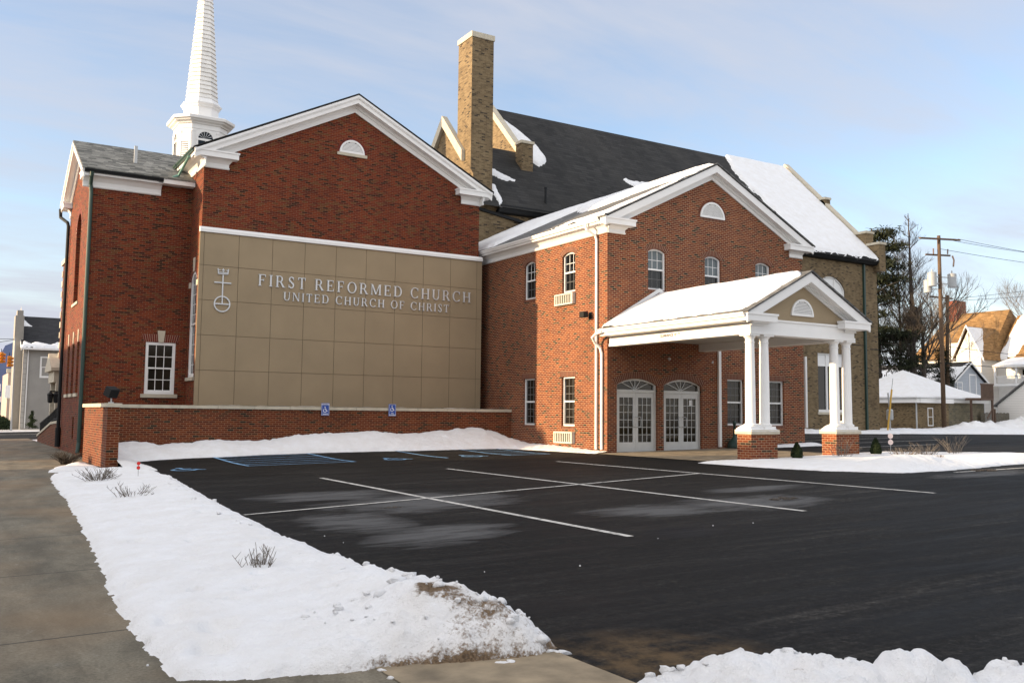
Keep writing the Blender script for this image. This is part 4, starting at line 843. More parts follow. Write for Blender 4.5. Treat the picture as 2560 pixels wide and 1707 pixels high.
for a0 in (-45, 45):
    dx, dy = math.sin(R(a0)), -math.cos(R(a0)); tx, ty = math.cos(R(a0)), math.sin(R(a0)); rr = 1.27*math.cos(R(15))
    mpS = (lambda dx, dy, tx, ty, rr: lambda s, d, z: (sx+dx*(rr-d)+tx*s, sy+dy*(rr-d)+ty*s, z))(dx, dy, tx, ty, rr)
    q = MB(mpS); q.face([(-.15, -.002, 12.4), (.15, -.002, 12.4), (.15, -.002, 14.1), (-.15, -.002, 14.1)]); lv = q.build('louver_backing', plain_dark, st)
    q = MB(mpS)
    for k in range(17): z = 12.4+k*.1; q.prisms([(-.03, z), (-.004, z+.06), (-.004, z+.075), (-.03, z+.02)], -.15, .15)
    q.box(-.3, -.03, 10.6, -.2, 0, 14.65); q.box(.2, -.03, 10.6, .3, 0, 14.65); q.box(-.2, -.02, 14.12, .2, 0, 14.5); q.build('louver', WHITE, lv)
m = MB(); ngon(m, [(.84, 15.36), (.84, 15.40), (.80, 15.41), (.80, 15.93), (.86, 15.97), (.88, 16.03), (.95, 16.1), (.96, 16.15), (.9, 16.18), (.74, 16.42)], OCT); m.build('drum', WHITE, st)
m = MB(); prof = []; z = 16.42; zt = 25.3; nl = 42
for k in range(nl):
    z0_ = 16.42+(zt-16.42)*k/nl; z1_ = 16.42+(zt-16.42)*(k+1)/nl; r0 = .71*(1-(z0_-16.42)/(zt-16.42))+.012; r1_ = .71*(1-(z1_-16.42)/(zt-16.42))+.012
    prof += [(r0+.05, z0_), (r1_+.004, z1_)]
ngon(m, prof, OCT); m.build('spire', plain('spire_paint', (.76, .74, .70), .5, .12, 2.), st)

# ------------------------------------------------------------------ low brick wall in front of the hall
lw = thing('brick_wall', (3.9, 29, .05), 'low red brick wall with pale stone coping around the parking corner', 'wall')
m = MB(); m.box(3.77, 26.9, -.15, 4.08, 27.25, 1.688); m.box(3.785, 27.25, -.15, 4.06, 31.45, 1.688); m.box(4.06, 31.45, -.1, XC-.003, 31.75, 1.688); m.box(3.785, 31.45, -.15, 4.06, 31.75, 1.688); m.build('wall', LOWB, lw)
m = MB(); xs_ = [4.125]+[4.125+1.22*k for k in range(1, 12)]+[XC-.004]
for a, b in zip(xs_, xs_[1:]): m.box(a+.004, 31.40, 1.69, b-.004, 31.80, 1.795)
for a, b in zip([26.85, 28.0, 29.2, 30.4], [28.0, 29.2, 30.4, 31.80]): m.box(3.72, a+.004, 1.69, 4.12, b-.004, 1.795)
m.build('coping', STONE, lw, bevel=.006)
xs = np.arange(4.15, 19.15, .08); ys = np.arange(31.41, 31.8, .05); X, Y = np.meshgrid(xs, ys, indexing='ij')
tag(grid('coping_snow', xs, ys, 1.796+.022*sm((X-6.5)/1.5)*(1+.6*fbm(X*2, Y*4, 3))-.004, SNOW), 'thin white snow line lying on the low wall coping', 'snow')
fl = thing('floodlight', (3.95, 27.6, 1.8), 'black box floodlight on the corner of the low wall', 'floodlight')
m = MB(); m.tube([(3.93, 27.5, 1.79), (3.93, 27.5, 1.97)], .022, 8); m.tube([(3.93, 27.5, 1.79), (3.93, 27.5, 1.83)], .07, 12); m.build('post', GREYM, fl)
m = MB(); c, s = math.cos(.6), math.sin(.6); tl = .45
for (a, b, q) in [(-1, -1, -1)]:
    vs = []
    for zc in (-.13, .13):
        for xx, yy in ((-.15, -.12), (.15, -.12), (.15, .12), (-.15, .12)):
            y2 = yy*math.cos(tl)-zc*math.sin(tl); z2 = yy*math.sin(tl)+zc*math.cos(tl); vs.append((3.93+xx*c-y2*s, 27.5+xx*s+y2*c, 2.1+z2))
    m.v = vs; m.f = [[0, 3, 2, 1], [4, 5, 6, 7], [0, 1, 5, 4], [1, 2, 6, 5], [2, 3, 7, 6], [3, 0, 4, 7]]
m.build('housing', BLACKM, fl, bevel=.012)
for (xa, top, bot, lab) in ((11.34, 'HANDICAPPED', 'PARKING', 'left blue parking sign with HANDICAPPED above the wheelchair symbol'), (13.9, None, 'VAN\nACCESSIBLE', 'right blue parking sign with VAN ACCESSIBLE below the wheelchair symbol')):
    sg = thing('parking_sign', (xa+.145, 31.38, 1.5), lab, 'sign', 'blue accessible parking signs on the low wall')
    SP = front(31.375); m = MB(SP); m.box(xa, 0, 1.5, xa+.295, .02, 1.935); m.build('sign_plate', SIGNB, sg, bevel=.006)
    for (x0, z0, x1, z1) in ((.012, .012, .283, .02), (.012, .415, .283, .423), (.012, .02, .02, .415), (.275, .02, .283, .415)):
        pass
    m = MB(SP); 
    for (x0, z0, x1, z1) in ((.012, .012, .283, .02), (.012, .415, .283, .423), (.012, .02, .02, .415), (.275, .02, .283, .415)): m.box(xa+x0, -.003, 1.5+z0, xa+x1, .001, 1.5+z1)
    m.build('sign_border', LWHITE, sg)
    zb = 1.60 if top else 1.66
    wheelchair('symbol', (lambda xa, zb: lambda a, b, c: (xa+.04+a*.21, 31.372, zb+c*.22))(xa, zb), LWHITE, sg)
    if top: text('sign_text', top, .042, lambda s, d, z: (xa+.147+s, 31.373+d, 1.885+z), LWHITE, sg, .0005, bold=.0015)
    for k, ln in enumerate(bot.split('\n')): text('sign_text', ln, .046, lambda s, d, z: (xa+.147+s, 31.373+d, 1.555+(.045 if '\n' in bot else 0)-k*.055+z), LWHITE, sg, .0005, bold=.0015)
    m = MB(); m.box(xa+.11, 31.396, 1.5, xa+.18, 31.401, 1.9); m.build('bracket', GREYM, sg)

# ------------------------------------------------------------------ old tan church behind
YT, EZ = 38.0, 11.55
tan_ = thing('tan_brick_church', (38, 45, .5), 'large old tan brick church with steep dark roof rising behind the brick wing', 'building')
zr_ = lambda y: EZ+(y-37.6)
XN0, XN1, YRG = 25.7, 50.4, 45.2; ZRG = zr_(YRG)
FT = front(YT)
uw = (44.75, 47.35, 6.2, 10.25, 9.45); lww = (44.75, 47.35, 1.93, 5.5)
m = MB(FT); wall(m, 19.3, XN1, -.1, EZ+.35, [uw, lww], .18)
m.mp = left(20.93); m.face([(38, 0, 0), (46, 0, 0), (46, 0, 11.0), (43.9, 0, 13.1), (41.05, 0, 16.15), (38.0, 0, 13.0)])
m.mp = left(XN0); m.face([(38, 0, 8), (52.4, 0, 8), (52.4, 0, 11.5), (YRG, 0, ZRG-.1), (38.0, 0, 11.8)])
m.mp = rightf(XN1); m.face([(38, 0, 0), (52.4, 0, 0), (52.4, 0, 12), (YRG, 0, ZRG+.1), (38.0, 0, 12.0)])
m.build('wall', TAN, tan_)
m = MB(); m.box(42, 52.6, -.1, 50.2, 92, 12.5); m.prism([(41.6, 12.4), (46.1, 16.6), (50.6, 12.4)], 52.5, 92.2); m.build('added_shade_wing', TAN, tan_)  # unseen block added to throw shade over the garage and far houses
m = MB()
def slope(x0, x1, y0, y1, th=.05, off=0.): m.v += [(x0, y0, zr_(y0)+off), (x1, y0, zr_(y0)+off), (x1, y1, zr_(y1)+off), (x0, y1, zr_(y1)+off)]; n = len(m.v); m.f.append([n-4, n-3, n-2, n-1])
slope(20.97, XN0, 37.5, 41.7); slope(XN0, XN1-.3, 37.5, YRG)
m.face([(20.97, 41.7, zr_(41.7)), (XN0, 41.7, zr_(41.7)), (XN0, 45.5, zr_(37.9)), (20.97, 45.5, zr_(37.9))]); m.face([(XN0, YRG, ZRG), (XN1-.3, YRG, ZRG), (XN1-.3, 53, zr_(37.4)), (XN0, 53, zr_(37.4))])
m.build('roof', DARKR, tan_)
m = MB(left(0)); yy = [(YRG, ZRG)]
def coping(x0, x1, pts, th, lo=.02):
    mm = MB(left(x0)); mm.prism([(y, z+lo) for y, z in pts]+[(y, z+th) for y, z in pts[::-1]], 0, x1-x0); return mm
coping(XN0-.16, XN0+.26, [(40.9, zr_(40.9)), (YRG, ZRG), (49.5, zr_(40.9))], .42).build('parapet', STONE, tan_)
coping(XN1-.3, XN1+.15, [(39.0, zr_(39.0)), (YRG, ZRG), (51.4, zr_(39.0))], .38).build('parapet', STONE, tan_)
coping(20.76, 21.05, [(38.9, 14.05), (41.05, 16.3), (43.9, 13.2)], .3, -.25).build('parapet', STONE, tan_)
for (a, b, c, d, e, f) in ((25.1, 40.35, 14.0, 25.8, 40.95, 15.75), (50.05, 38.45, 11.4, 50.75, 39.3, 13.45), (50.1, 37.55, 10.9, 50.72, 38.44, 12.6), (50.1, 41.7, 15.2, 50.62, 42.2, 16.3)):
    m = MB(); m.box(a, b, c, d, e, f); q_ = m.build('pilaster', TAN, tan_); m = MB(); m.box(a-.06, b-.05, f+.001, d+.06, e+.05, f+.15); m.build('cap', STONE, q_)
m = MB(); m.box(20.95, 38.3, 10, 22.15, 39.7, 19.82); ch = m.build('chimney', TAN, tan_)
m = MB(); m.box(20.90, 38.25, 19.82, 22.20, 39.75, 20.10); m.build('chimney_cap', STONE, ch, bevel=.02)
m = MB(FT); m.prisms([(-.42, EZ-.12), (-.42, EZ+.06), (-.40, EZ+.06), (-.3, EZ-.1), (-.02, EZ-.2), (-.02, EZ-.32), (-.3, EZ-.28)], 22.2, XN1-.25); m.build('gutter', BLACKM, tan_)
m = MB(FT); m.box(49.0, -.14, .6, 49.13, -.01, EZ-.25); m.box(26.0, -.14, 6, 26.12, -.01, EZ-.25); m.build('downspout', GREENM, tan_)
m = MB(FT); m.prism([(21.2, 11.26), (21.2, 11.4), (24.0, 10.98), (24.0, 10.84)], -.12, -.002); m.build('flashing', BLACKM, tan_)
m = MB(); m.tube([(25.2, 38.2, 12.0), (25.2, 38.2, 12.85)], .06, 10); m.tube([(25.2, 38.2, 12.85), (25.2, 38.2, 12.95)], .075, 10); m.build('roof_vent', BLACKM, tan_)
for (a, b, c, d, *s) in (uw, lww):
    top = s[0] if s else d; m = MB(FT); dd = .08; pan = d-1.15 if s else d-.72
    m.box(a, dd, c, a+.09, dd+.1, top); m.box(b-.09, dd, c, b, dd+.1, top); m.box(a+.09, dd, c, b-.09, dd+.1, c+.16); m.box(a+.09, dd, pan-.08, b-.09, dd+.1, pan)
    for k in (1, 2): x = a+(b-a)*k/3; m.box(x-.07, dd-.01, c+.16, x+.07, dd+.1, pan-.08)
    if s:
        o1, i1 = arc(a, b, s[0], d, 16), arc(a+.1, b-.1, s[0], d-.1, 16)
        for k in range(16): m.prism([o1[k], o1[k+1], i1[k+1], i1[k]], dd, dd+.1)
        for k in (1, 2): x = a+(b-a)*k/3; m.box(x-.05, dd, pan, x+.05, dd+.07, d-.12)
    else:
        m.box(a+.09, dd, d-.1, b-.09, dd+.1, d)
        for k in (1, 2): x = a+(b-a)*k/3; m.box(x-.05, dd, pan, x+.05, dd+.07, d-.1)
    wn_ = m.build('window', WHITE, tan_)
    p = MB(FT); p.face([(a+.05, dd+.06, c), (b-.05, dd+.06, c), (b-.05, dd+.06, pan-.02), (a+.05, dd+.06, pan-.02)]); p.build('pane', GLASS, wn_)
    p = MB(FT); p.face([(b-.02, dd+.05, pan-.03), (a+.02, dd+.05, pan-.03)]+([(x, dd+.05, z) for x, z in arc(a+.02, b-.02, s[0], d-.03, 14)] if s else [(a+.02, dd+.05, d-.04), (b-.02, dd+.05, d-.04)])); p.build('white_panel', VINYL, wn_)
m = MB(FT); m.box(44.65, -.06, 1.79, 47.45, .02, 1.93); m.build('window_sill', STONE, tan_)
for (x, z) in ((47.9, 6.1), (49.6, 5.9)):
    m = MB(FT); m.box(x, -.02, z, x+.85, .001, z+.05); m.build('wall_iron', BLACKM, tan_)
m = MB(FT); m.box(42.9, -.12, 0, 43.2, -.002, 5.2); m.build('buttress_strip', TAN, tan_)
mpT = lambda a, s, h: (a, 37.5+s, zr_(37.5+s)+h*1.41)
roof_snow('roof_snow', 'broad white snow sheet on the right end of the steep dark church roof', 0, [(44.2, 7.7), (43.6, 5.5), (43.9, 3), (43.2, 1.2), (41, .08), (50.4, .02), (50.4, 8.3), (44.5, 8.3)], mpT, .16, .12, .1, .35, 33, bounds=(36, 50.05, .05, 7.66))
roof_snow('roof_snow', 'snow wedge beside the tan parapet near the chimney', 0, [(25.9, 7.1), (26.4, 6.7), (27.0, 5.8), (27.4, 5.0), (27.5, 4.1), (27.0, 3.6), (26.5, 3.4), (26.1, 3.7), (25.95, 4.5)], mpT, .1, .06, .06, .12, 5)
roof_snow('roof_snow', 'small ragged snow patch on the roof right of the chimney', 0, [(22.3, 2.55), (23.3, 2.5), (24.2, 2.0), (23.6, 1.85), (22.6, 2.2)], mpT, .06, .05, .05, .18, 6, strk=(1, 2.5))
roof_snow('roof_snow', 'snow patch in the roof corner at the chimney foot', 0, [(22.2, 1.6), (22.7, 1.4), (22.5, .4), (22.2, .1)], mpT, .08, .05, .05, .1, 8)
roof_snow('roof_snow', 'ragged snow patch mid roof just above the brick wing ridge', 0, [(32.4, 3.5), (34.5, 3.6), (34.6, 3.2), (33.0, 2.5)], mpT, .06, .06, .05, .3, 12, strk=(1, 2.5))

# ------------------------------------------------------------------ snow on the ground
P1 = [(1.29, 5.95), (1.7, 5.72), (2.14, 5.6), (2.9, 5.38), (3.45, 5.22), (3.66, 5.35), (3.7, 5.9), (3.62, 7), (3.6, 9), (3.7, 12), (3.9, 15), (4.2, 18.3), (4.55, 22), (4.6, 25.2), (3.9, 26.1), (3.2, 26.3), (2.3, 25.2), (2.1, 22), (1.95, 18), (1.6, 12.4), (1.42, 10), (1.31, 8.3), (1.27, 7)]
xs = np.concatenate([np.arange(1.0, 4.8, .035)]); ys = [4.9]
while ys[-1] < 26.7: ys.append(ys[-1]+.02+.0042*(ys[-1]-4.9))
ys = np.array(ys); X, Y = np.meshgrid(xs, ys, indexing='ij')
d = sdist(X, Y, P1)+.06*fbm(X*3.2, Y*3.2, 11, 5, .6)+.018*fbm(X*9, Y*9, 13, 3)
xl = np.interp(Y, [5, 7, 10, 12.4, 18, 25], [1.28, 1.27, 1.42, 1.6, 1.95, 2.3]); xr = np.interp(Y, [5, 9, 12, 15, 18.3, 22, 26], [3.65, 3.6, 3.7, 3.9, 4.2, 4.55, 4.5])
t = np.clip((X-xl)/(xr-xl), 0, 1)
h = .085+.17*t**1.4*np.interp(Y, [5, 10, 16, 20, 26], [1.2, 1.1, 1.0, .7, .45])+.16*np.exp(-((X-3.0)**2/.14+(Y-6.0)**2/.3))+.10*np.exp(-((X-3.15)**2/.10+(Y-6.9)**2/.5))+.07*np.exp(-((X-3.35)**2/.05+(Y-5.4)**2/.05))
edgew = .07+.16*t
lump = np.abs(fbm(X*4.5, Y*4.5, 17, 5, .55))
tipk = np.exp(-((Y-5.6)**2/2.4))*sm((X-1.6)/1.2)+.5*sm((t-.7)/.3)
h = h*(1-np.exp(-np.clip(d, 0, None)/edgew))+(.03*fbm(X*1.3, Y*1.3, 19)+.026*fbm(X*5, Y*5, 23, 6, .65)+.06*(lump-.2)*(.45+tipk)+.012*np.abs(fbm(X*12, Y*12, 31, 3))+.05*np.abs(fbm(X*11, Y*11, 29, 4))*tipk)*(d > .0)
fp = np.zeros_like(h)
for (fx, fy, fr) in [(1.6, 6.35, .13), (1.55, 7.35, .12), (1.5, 8.9, .13), (1.75, 6.8, .12), (2.2, 9.8, .07), (2.5, 8.4, .07), (2.7, 12.5, .1), (2.2, 14, .1), (2.05, 7.6, .06), (2.3, 7.9, .06), (2.9, 9.6, .07), (3.1, 10.4, .07), (2.5, 11, .06), (2.0, 11.6, .08), (1.9, 8.2, .05), (2.75, 7.3, .06), (2.45, 6.7, .07), (3.2, 13.6, .08), (2.4, 16.5, .1)]: fp -= .075*np.exp(-(((X-fx)**2+((Y-fy)*.8)**2)/fr**2)**2)*(d > .02)
h = np.maximum(h+fp, np.where(d > 0, .012, -1))
dirt = .66*np.exp(-(((X-3.0)**2)/.045+((Y-5.97)**2)/.03))+.24*np.exp(-((X-3.45)**2/.08+(Y-5.5)**2/.07))+.25*fbm(X*7, Y*7, 91, 4)*np.exp(-((X-3.0)**2/.1+(Y-5.9)**2/.1))+.34*np.exp(-((X-3.2)**2/.08+(Y-5.75)**2/.06))+.5*np.exp(-np.clip(d, 0, None)/.07)*(Y < 6.0)*sm((X-1.5)/1.0)+.30*np.exp(-((X-3.0)**2/.25+(Y-5.5)**2/.06))+.28*np.exp(-((X-1.95)**2+(Y-6.1)**2)/.01)+.25*np.exp(-((X-2.3)**2/.02+(Y-6.75)**2/.004))+.55*np.exp(-((X-3.0)**2/.9+(Y-26.0)**2/.12))
rg = random.Random(4); cl = []
zat = lambda x, y: h[np.argmin(np.abs(xs-x)), np.argmin(np.abs(ys-y))]+H(x, y)
for k in range(110):
    y = 5.2+rg.random()**2*16; x = np.interp(y, [5, 9, 12, 15, 18.3, 22, 26], [3.65, 3.6, 3.7, 3.9, 4.2, 4.55, 4.5])-rg.uniform(-.02, .55)
    r = (.010+.035*rg.random()**3)*(1.4 if y < 7 else 1); cl.append((x, y, max(zat(x, y), H(x, y))+r*.15, r, .2 if y < 7 else 0))
for k in range(70): x, y = rg.uniform(2.2, 3.6), rg.uniform(5.25, 6.6); r = .008+.035*rg.random()**3; cl.append((x, y, max(zat(x, y), H(x, y))+r*.35, r, .25*rg.random()))
for (x, y, r) in [(3.5, 5.32, .06), (3.36, 5.46, .08), (3.25, 5.7, .06), (2.98, 6.5, .08), (2.75, 6.3, .07), (3.6, 5.2, .055)]: cl.append((x, y, zat(x, y)+r*.1, r*.8, .05))
tag(grid('snow_bank', xs, ys, hz(X, Y)+h, SNOW, keep=d > 0, dirt=dirt, clods=cl), 'long trampled snow bank between the sidewalk and the parking lot, dirty at its near tip', 'snow bank')
# ploughed mound at the bottom right
xs = np.arange(2.9, 6.4, .022); ys = np.arange(1.9, 4.7, .022); X, Y = np.meshgrid(xs, ys, indexing='ij'); h = np.full(X.shape, -.1)
wx = X+.05*fbm(X*4, Y*4, 41); wy = Y+.05*fbm(X*4, Y*4, 43)
for (cx, cy, r, hh) in [(3.42, 3.72, .42, .20), (3.62, 3.55, .48, .30), (3.85, 3.35, .5, .31), (4.02, 3.2, .36, .24), (4.28, 3.06, .25, .33), (4.42, 2.95, .25, .25), (4.62, 2.86, .2, .17), (4.85, 2.85, .27, .22), (5.1, 2.75, .26, .26), (5.4, 2.5, .4, .3), (3.6, 2.9, .75, .26), (4.4, 2.3, .8, .25)]:
    q = 1-((wx-cx)**2+(wy-cy)**2)/r**2; h = np.maximum(h, 1.16*hh*np.sign(q)*np.abs(q)**.55)
h = np.where(h > 0, h+.045*fbm(X*4, Y*4, 47, 5, .6)+.075*(np.abs(fbm(X*5, Y*5, 48, 4))-.15)+.05*(np.abs(fbm(X*11, Y*11, 49, 4))-.15), h)
dirt = .5*np.exp(-((X-3.72)**2+(Y-3.3)**2)/.006)+.3*np.exp(-((X-4.0)**2+(Y-3.05)**2)/.02)
cl = [(rg.uniform(3.3, 5.2), 0, 0, (.01+.04*rg.random()**3), 0) for k in range(60)]
cl = [(x, (y_ := 4.25-.55*(x-3.3)-rg.uniform(0, .5)), H(x, y_)+max(0., float(h[np.argmin(abs(xs-x)), np.argmin(abs(ys-y_))]))+r*.3, r, .05) for (x, y, z, r, dd) in cl]
tag(grid('snow_pile', xs, ys, hz(X, Y)+h, SNOW, keep=h > 0, dirt=dirt, clods=cl), 'lumpy ploughed snow pile in the near foreground on the dark asphalt', 'snow bank')
# bank along the low wall and round to the annex side
xs = np.arange(4.05, 19.2, .07); ys = np.arange(25.2, 31.5, .07); X, Y = np.meshgrid(xs, ys, indexing='ij')
tp = np.interp(X, [4, 4.6, 5.2, 6.1, 7.5, 9, 10, 11, 13.2, 14.3, 15.9, 17.6, 18.4, 19.1], [.6, .62, .66, .54, .65, .64, .76, .88, .95, .86, .97, 1.08, .93, .62])
yf = np.interp(X, [4, 5.5, 7.4, 9, 11, 13.8, 16.3, 18, 19.2], [29.4, 29.75, 30.0, 30.3, 30.35, 29.9, 29.6, 29.3, 28.6])+.1*fbm(X*1.2, Y, 61)
pr = np.clip((Y-yf)/(31.45-yf), 0, 1); z1_ = hz(X, Y)+(tp+.05*fbm(X*2.2, Y*0+3, 63)-hz(X, Y))*(pr**.7)
pr2 = np.clip((X-np.interp(Y, [25, 26, 28, 30, 31.5], [18.75, 18.6, 18.45, 17.9, 17.2])-.08*fbm(X*0, Y*2, 65))/.7, 0, 1); z2_ = hz(X, Y)+np.interp(Y, [25, 27, 28.5, 30, 31.3], [.06, .12, .16, .18, .3])*pr2**.7
pr3 = np.clip((np.interp(Y, [25.3, 25.9, 26.6, 28, 30, 31], [4.1, 4.75, 4.95, 4.85, 4.95, 5.2])-X+.12*fbm(X*2, Y*2, 67))/.75, 0, 1); z3_ = hz(X, Y)+np.interp(Y, [25.3, 25.8, 27, 28.5, 31], [0, .10, .26, .42, .6])*pr3**.7
zz_ = np.maximum.reduce([np.where(pr > 0, z1_, -1), np.where(pr2 > 0, z2_, -1), np.where(pr3 > 0, z3_, -1)]); ok = zz_ > -.5
zz_ = np.where(ok, zz_+.05*(np.abs(fbm(X*3, Y*3, 69, 5))-.15)+.03*fbm(X*7, Y*7, 70, 3), hz(X, Y)-.05)
dirt = .42*np.exp(-((X-4.5)**2/.12+(Y-26.6)**2/.1))+.22*np.exp(-((X-17.5)**2/1.5+(Y-30.2)**2/.3))
tag(grid('snow_bank', xs, ys, zz_, SNOW, keep=ok, dirt=dirt), 'ploughed snow bank heaped along the low brick wall', 'snow bank')
# planted island in front of the portico
PI_ = [(18.0, 19.5), (17.95, 17.5), (18.3, 15.4), (19.2, 13.85), (21, 13.75), (24.5, 14.05), (46, 13.2), (46, 16.6), (28.4, 16.5), (25.9, 19.6), (24.4, 19.75), (22.6, 19.45), (20.3, 19.2)]
xs = np.concatenate([np.arange(17.6, 30, .07), np.arange(30, 46.3, .3)]); ys = np.arange(13.0, 20.2, .07); X, Y = np.meshgrid(xs, ys, indexing='ij')
d = sdist(X, Y, PI_)+.12*fbm(X*1.6, Y*1.6, 71, 5, .6)
mnd = .24*np.exp(-((X-20.6)**2/2.2+(Y-14.8)**2/.45))+.10*np.exp(-((X-25)**2/6+(Y-14.7)**2/.3))
h = (.10+mnd)*(1-np.exp(-np.clip(d, 0, None)/.22))+(.02*fbm(X*2, Y*2, 73)+.05*(np.abs(fbm(X*4, Y*4, 75, 5))-.15)*(.3+4*mnd))*(d > 0)
dirt = .34*np.exp(-((X-20.6)**2/2.2+(Y-14.6)**2/.4))
tag(grid('snow_bank', xs, ys, hz(X, Y)+np.where(d > 0, np.maximum(h, .01), -.05), SNOW, keep=d > 0, dirt=dirt), 'snow covered planting island around the portico piers with a dirty ploughed ridge', 'snow bank')
def strip(name, label, poly, hh, res, seed, mounds=(), e=.2):
    P = np.array(poly); xs = np.arange(P[:, 0].min()-.3, P[:, 0].max()+.4, res); ys = np.arange(P[:, 1].min()-.3, P[:, 1].max()+.4, res*.6); X, Y = np.meshgrid(xs, ys, indexing='ij')
    d = sdist(X, Y, poly)+.2*fbm(X*1.2, Y*1.2, seed, 4); h = hh
    for (cx, cy, rx, ry, mh) in mounds: h = h+mh*np.exp(-(((X-cx)/rx)**2+((Y-cy)/ry)**2))
    h = h*(1-np.exp(-np.clip(d, 0, None)/e))*(1+.5*fbm(X*1.5, Y*1.5, seed+1, 4))+.02
    return tag(grid(name, xs, ys, hz(X, Y)+np.where(d > 0, h, -.05), SNOW, keep=d > 0, dirt=.0*X), label, 'snow bank')
strip('snow_bank', 'low snow ridge along the foot of the tan church wall', [(29, 36.4), (50, 36.3), (51.5, 37.9), (29, 37.95)], .22, .15, 81)
strip('snow_bank', 'snow ridge at the far edge of the lot before the small hipped garage', [(50, 37.2), (66, 36.6), (82, 39), (82, 42), (66, 42), (50, 40)], .25, .25, 83)
strip('snow_pile', 'big ploughed snow heap at the far right by the wooden fence', [(74.5, 47), (92, 46.5), (94, 52), (76, 52.3)], .25, .25, 85, [(78.6, 50, 1.5, 1.3, .55), (81.5, 50, 1.6, 1.3, .6), (84.4, 50, 1.2, 1.2, .4), (87.2, 50, 2.2, 1.5, 1.0)])
strip('snow_bank', 'small snow strip at the front right foot of the brick wing', [(25.8, 24.4), (29.0, 24.3), (29.2, 25.2), (24.6, 25.2), (25, 24.9)], .1, .08, 87)
strip('snow_bank', 'low snow drift round the foot of the low wall end', [(3.2, 25.7), (4.9, 25.6), (5.0, 27.0), (4.2, 27.6), (3.95, 26.8), (3.2, 26.85)], .07, .05, 93, e=.08)
strip('snow_bank', 'patchy snow around the dry bush at the low wall corner', [(2.4, 26.5), (3.7, 26.6), (3.74, 30.5), (3.2, 30.2), (2.75, 28)], .08, .06, 89)

# ------------------------------------------------------------------ plants
def clump(name, label, cx, cy, hgt, rad, n, mat=TWIG, seed=0, cat='shrub', group=None, lean=.5, thick=.006):
    rr = random.Random(seed); m = MB(); z0 = H(cx, cy)
    for k in range(n):
        a = rr.uniform(0, 2*math.pi); b0 = rad*.45*rr.random(); x0, y0 = cx+b0*math.cos(a), cy+b0*math.sin(a); a2 = a+rr.uniform(-.8, .8); L = hgt*rr.uniform(.55, 1.05); sp = rad*rr.uniform(.2, lean+.4)
        p = [(x0, y0, z0), (x0+sp*.35*math.cos(a2), y0+sp*.35*math.sin(a2), z0+L*.5), (x0+sp*math.cos(a2), y0+sp*math.sin(a2), z0+L)]
        m.tube(p, thick, 4, thick*.4, cap=False)
        for j in range(rr.randint(2, 4)):
            t = rr.uniform(.4, .95); bx = [p[1][i]+(p[2][i]-p[1][i])*(t*2-1) if t > .5 else p[0][i]+(p[1][i]-p[0][i])*t*2 for i in range(3)]; a3 = rr.uniform(0, 6.28); l = L*rr.uniform(.12, .3)
            m.tube([tuple(bx), (bx[0]+l*.6*math.cos(a3), bx[1]+l*.6*math.sin(a3), bx[2]+l*.8)], thick*.6, 3, thick*.3, cap=False)
    return tag(m.build(name, mat, fix=False), label, cat, group)
clump('bare_bush', 'bare twiggy bush in the middle of the near snow bank', 2.58, 8.7, .36, .2, 26, seed=1, cat='bush')
clump('bare_bush', 'sparse pale bush in the snow bank near the red reflector stake', 2.85, 17.2, .32, .38, 30, seed=2, cat='bush', thick=.007)
clump('bare_bush', 'dense grey bush at the far end of the snow bank by the wall corner', 2.95, 21.8, .36, .45, 60, seed=3, cat='bush', thick=.008)
clump('bare_bush', 'low brown bush between the sidewalk and the wall corner', 3.2, 30.2, .36, .45, 110, BARK, 4, 'bush', thick=.01)
clump('bare_bush', 'thin brown bush against the right portico pier', 22.4, 18.2, .6, .5, 34, seed=5, cat='bush', thick=.006)
clump('bare_bush', 'round bare bush in the island left of the white reflector stake', 23.1, 16.6, .36, .5, 55, seed=6, cat='bush', thick=.007)
clump('bare_bush', 'spreading bare bush in the island right of the white reflector stake', 24.9, 17.2, .42, .55, 45, seed=7, cat='bush', thick=.007)
clump('bare_bush', 'thin upright bare bush at the right end of the island', 26.3, 17.2, .65, .55, 24, seed=8, cat='bush', thick=.007)
clump('weed_tuft', 'small dry weed tuft poking from the island snow', 23.6, 15.9, .18, .2, 24, DRYM, 9, 'weed')
m = MB(); rr = random.Random(12)
for k in range(12):
    x, y = (rr.uniform(7.5, 10.5), rr.uniform(8.2, 10)) if k < 3 else (rr.uniform(3.9, 9), rr.uniform(5, 12)) if k < 7 else (rr.uniform(1.0, 1.5), rr.uniform(4.5, 9)); q = rr.uniform(.005, .012)
    m.lathe(x, y, [(q, H(x, y)+.009), (q*.8, H(x, y)+.012+q*.5), (q*.2, H(x, y)+.012+q*.8)], 5, rr.random()*3)
tag(m.build('snow_crumbs', SNOW), 'scattered crumbs of snow on the asphalt and sidewalk', 'snow crumbs', kind='stuff')
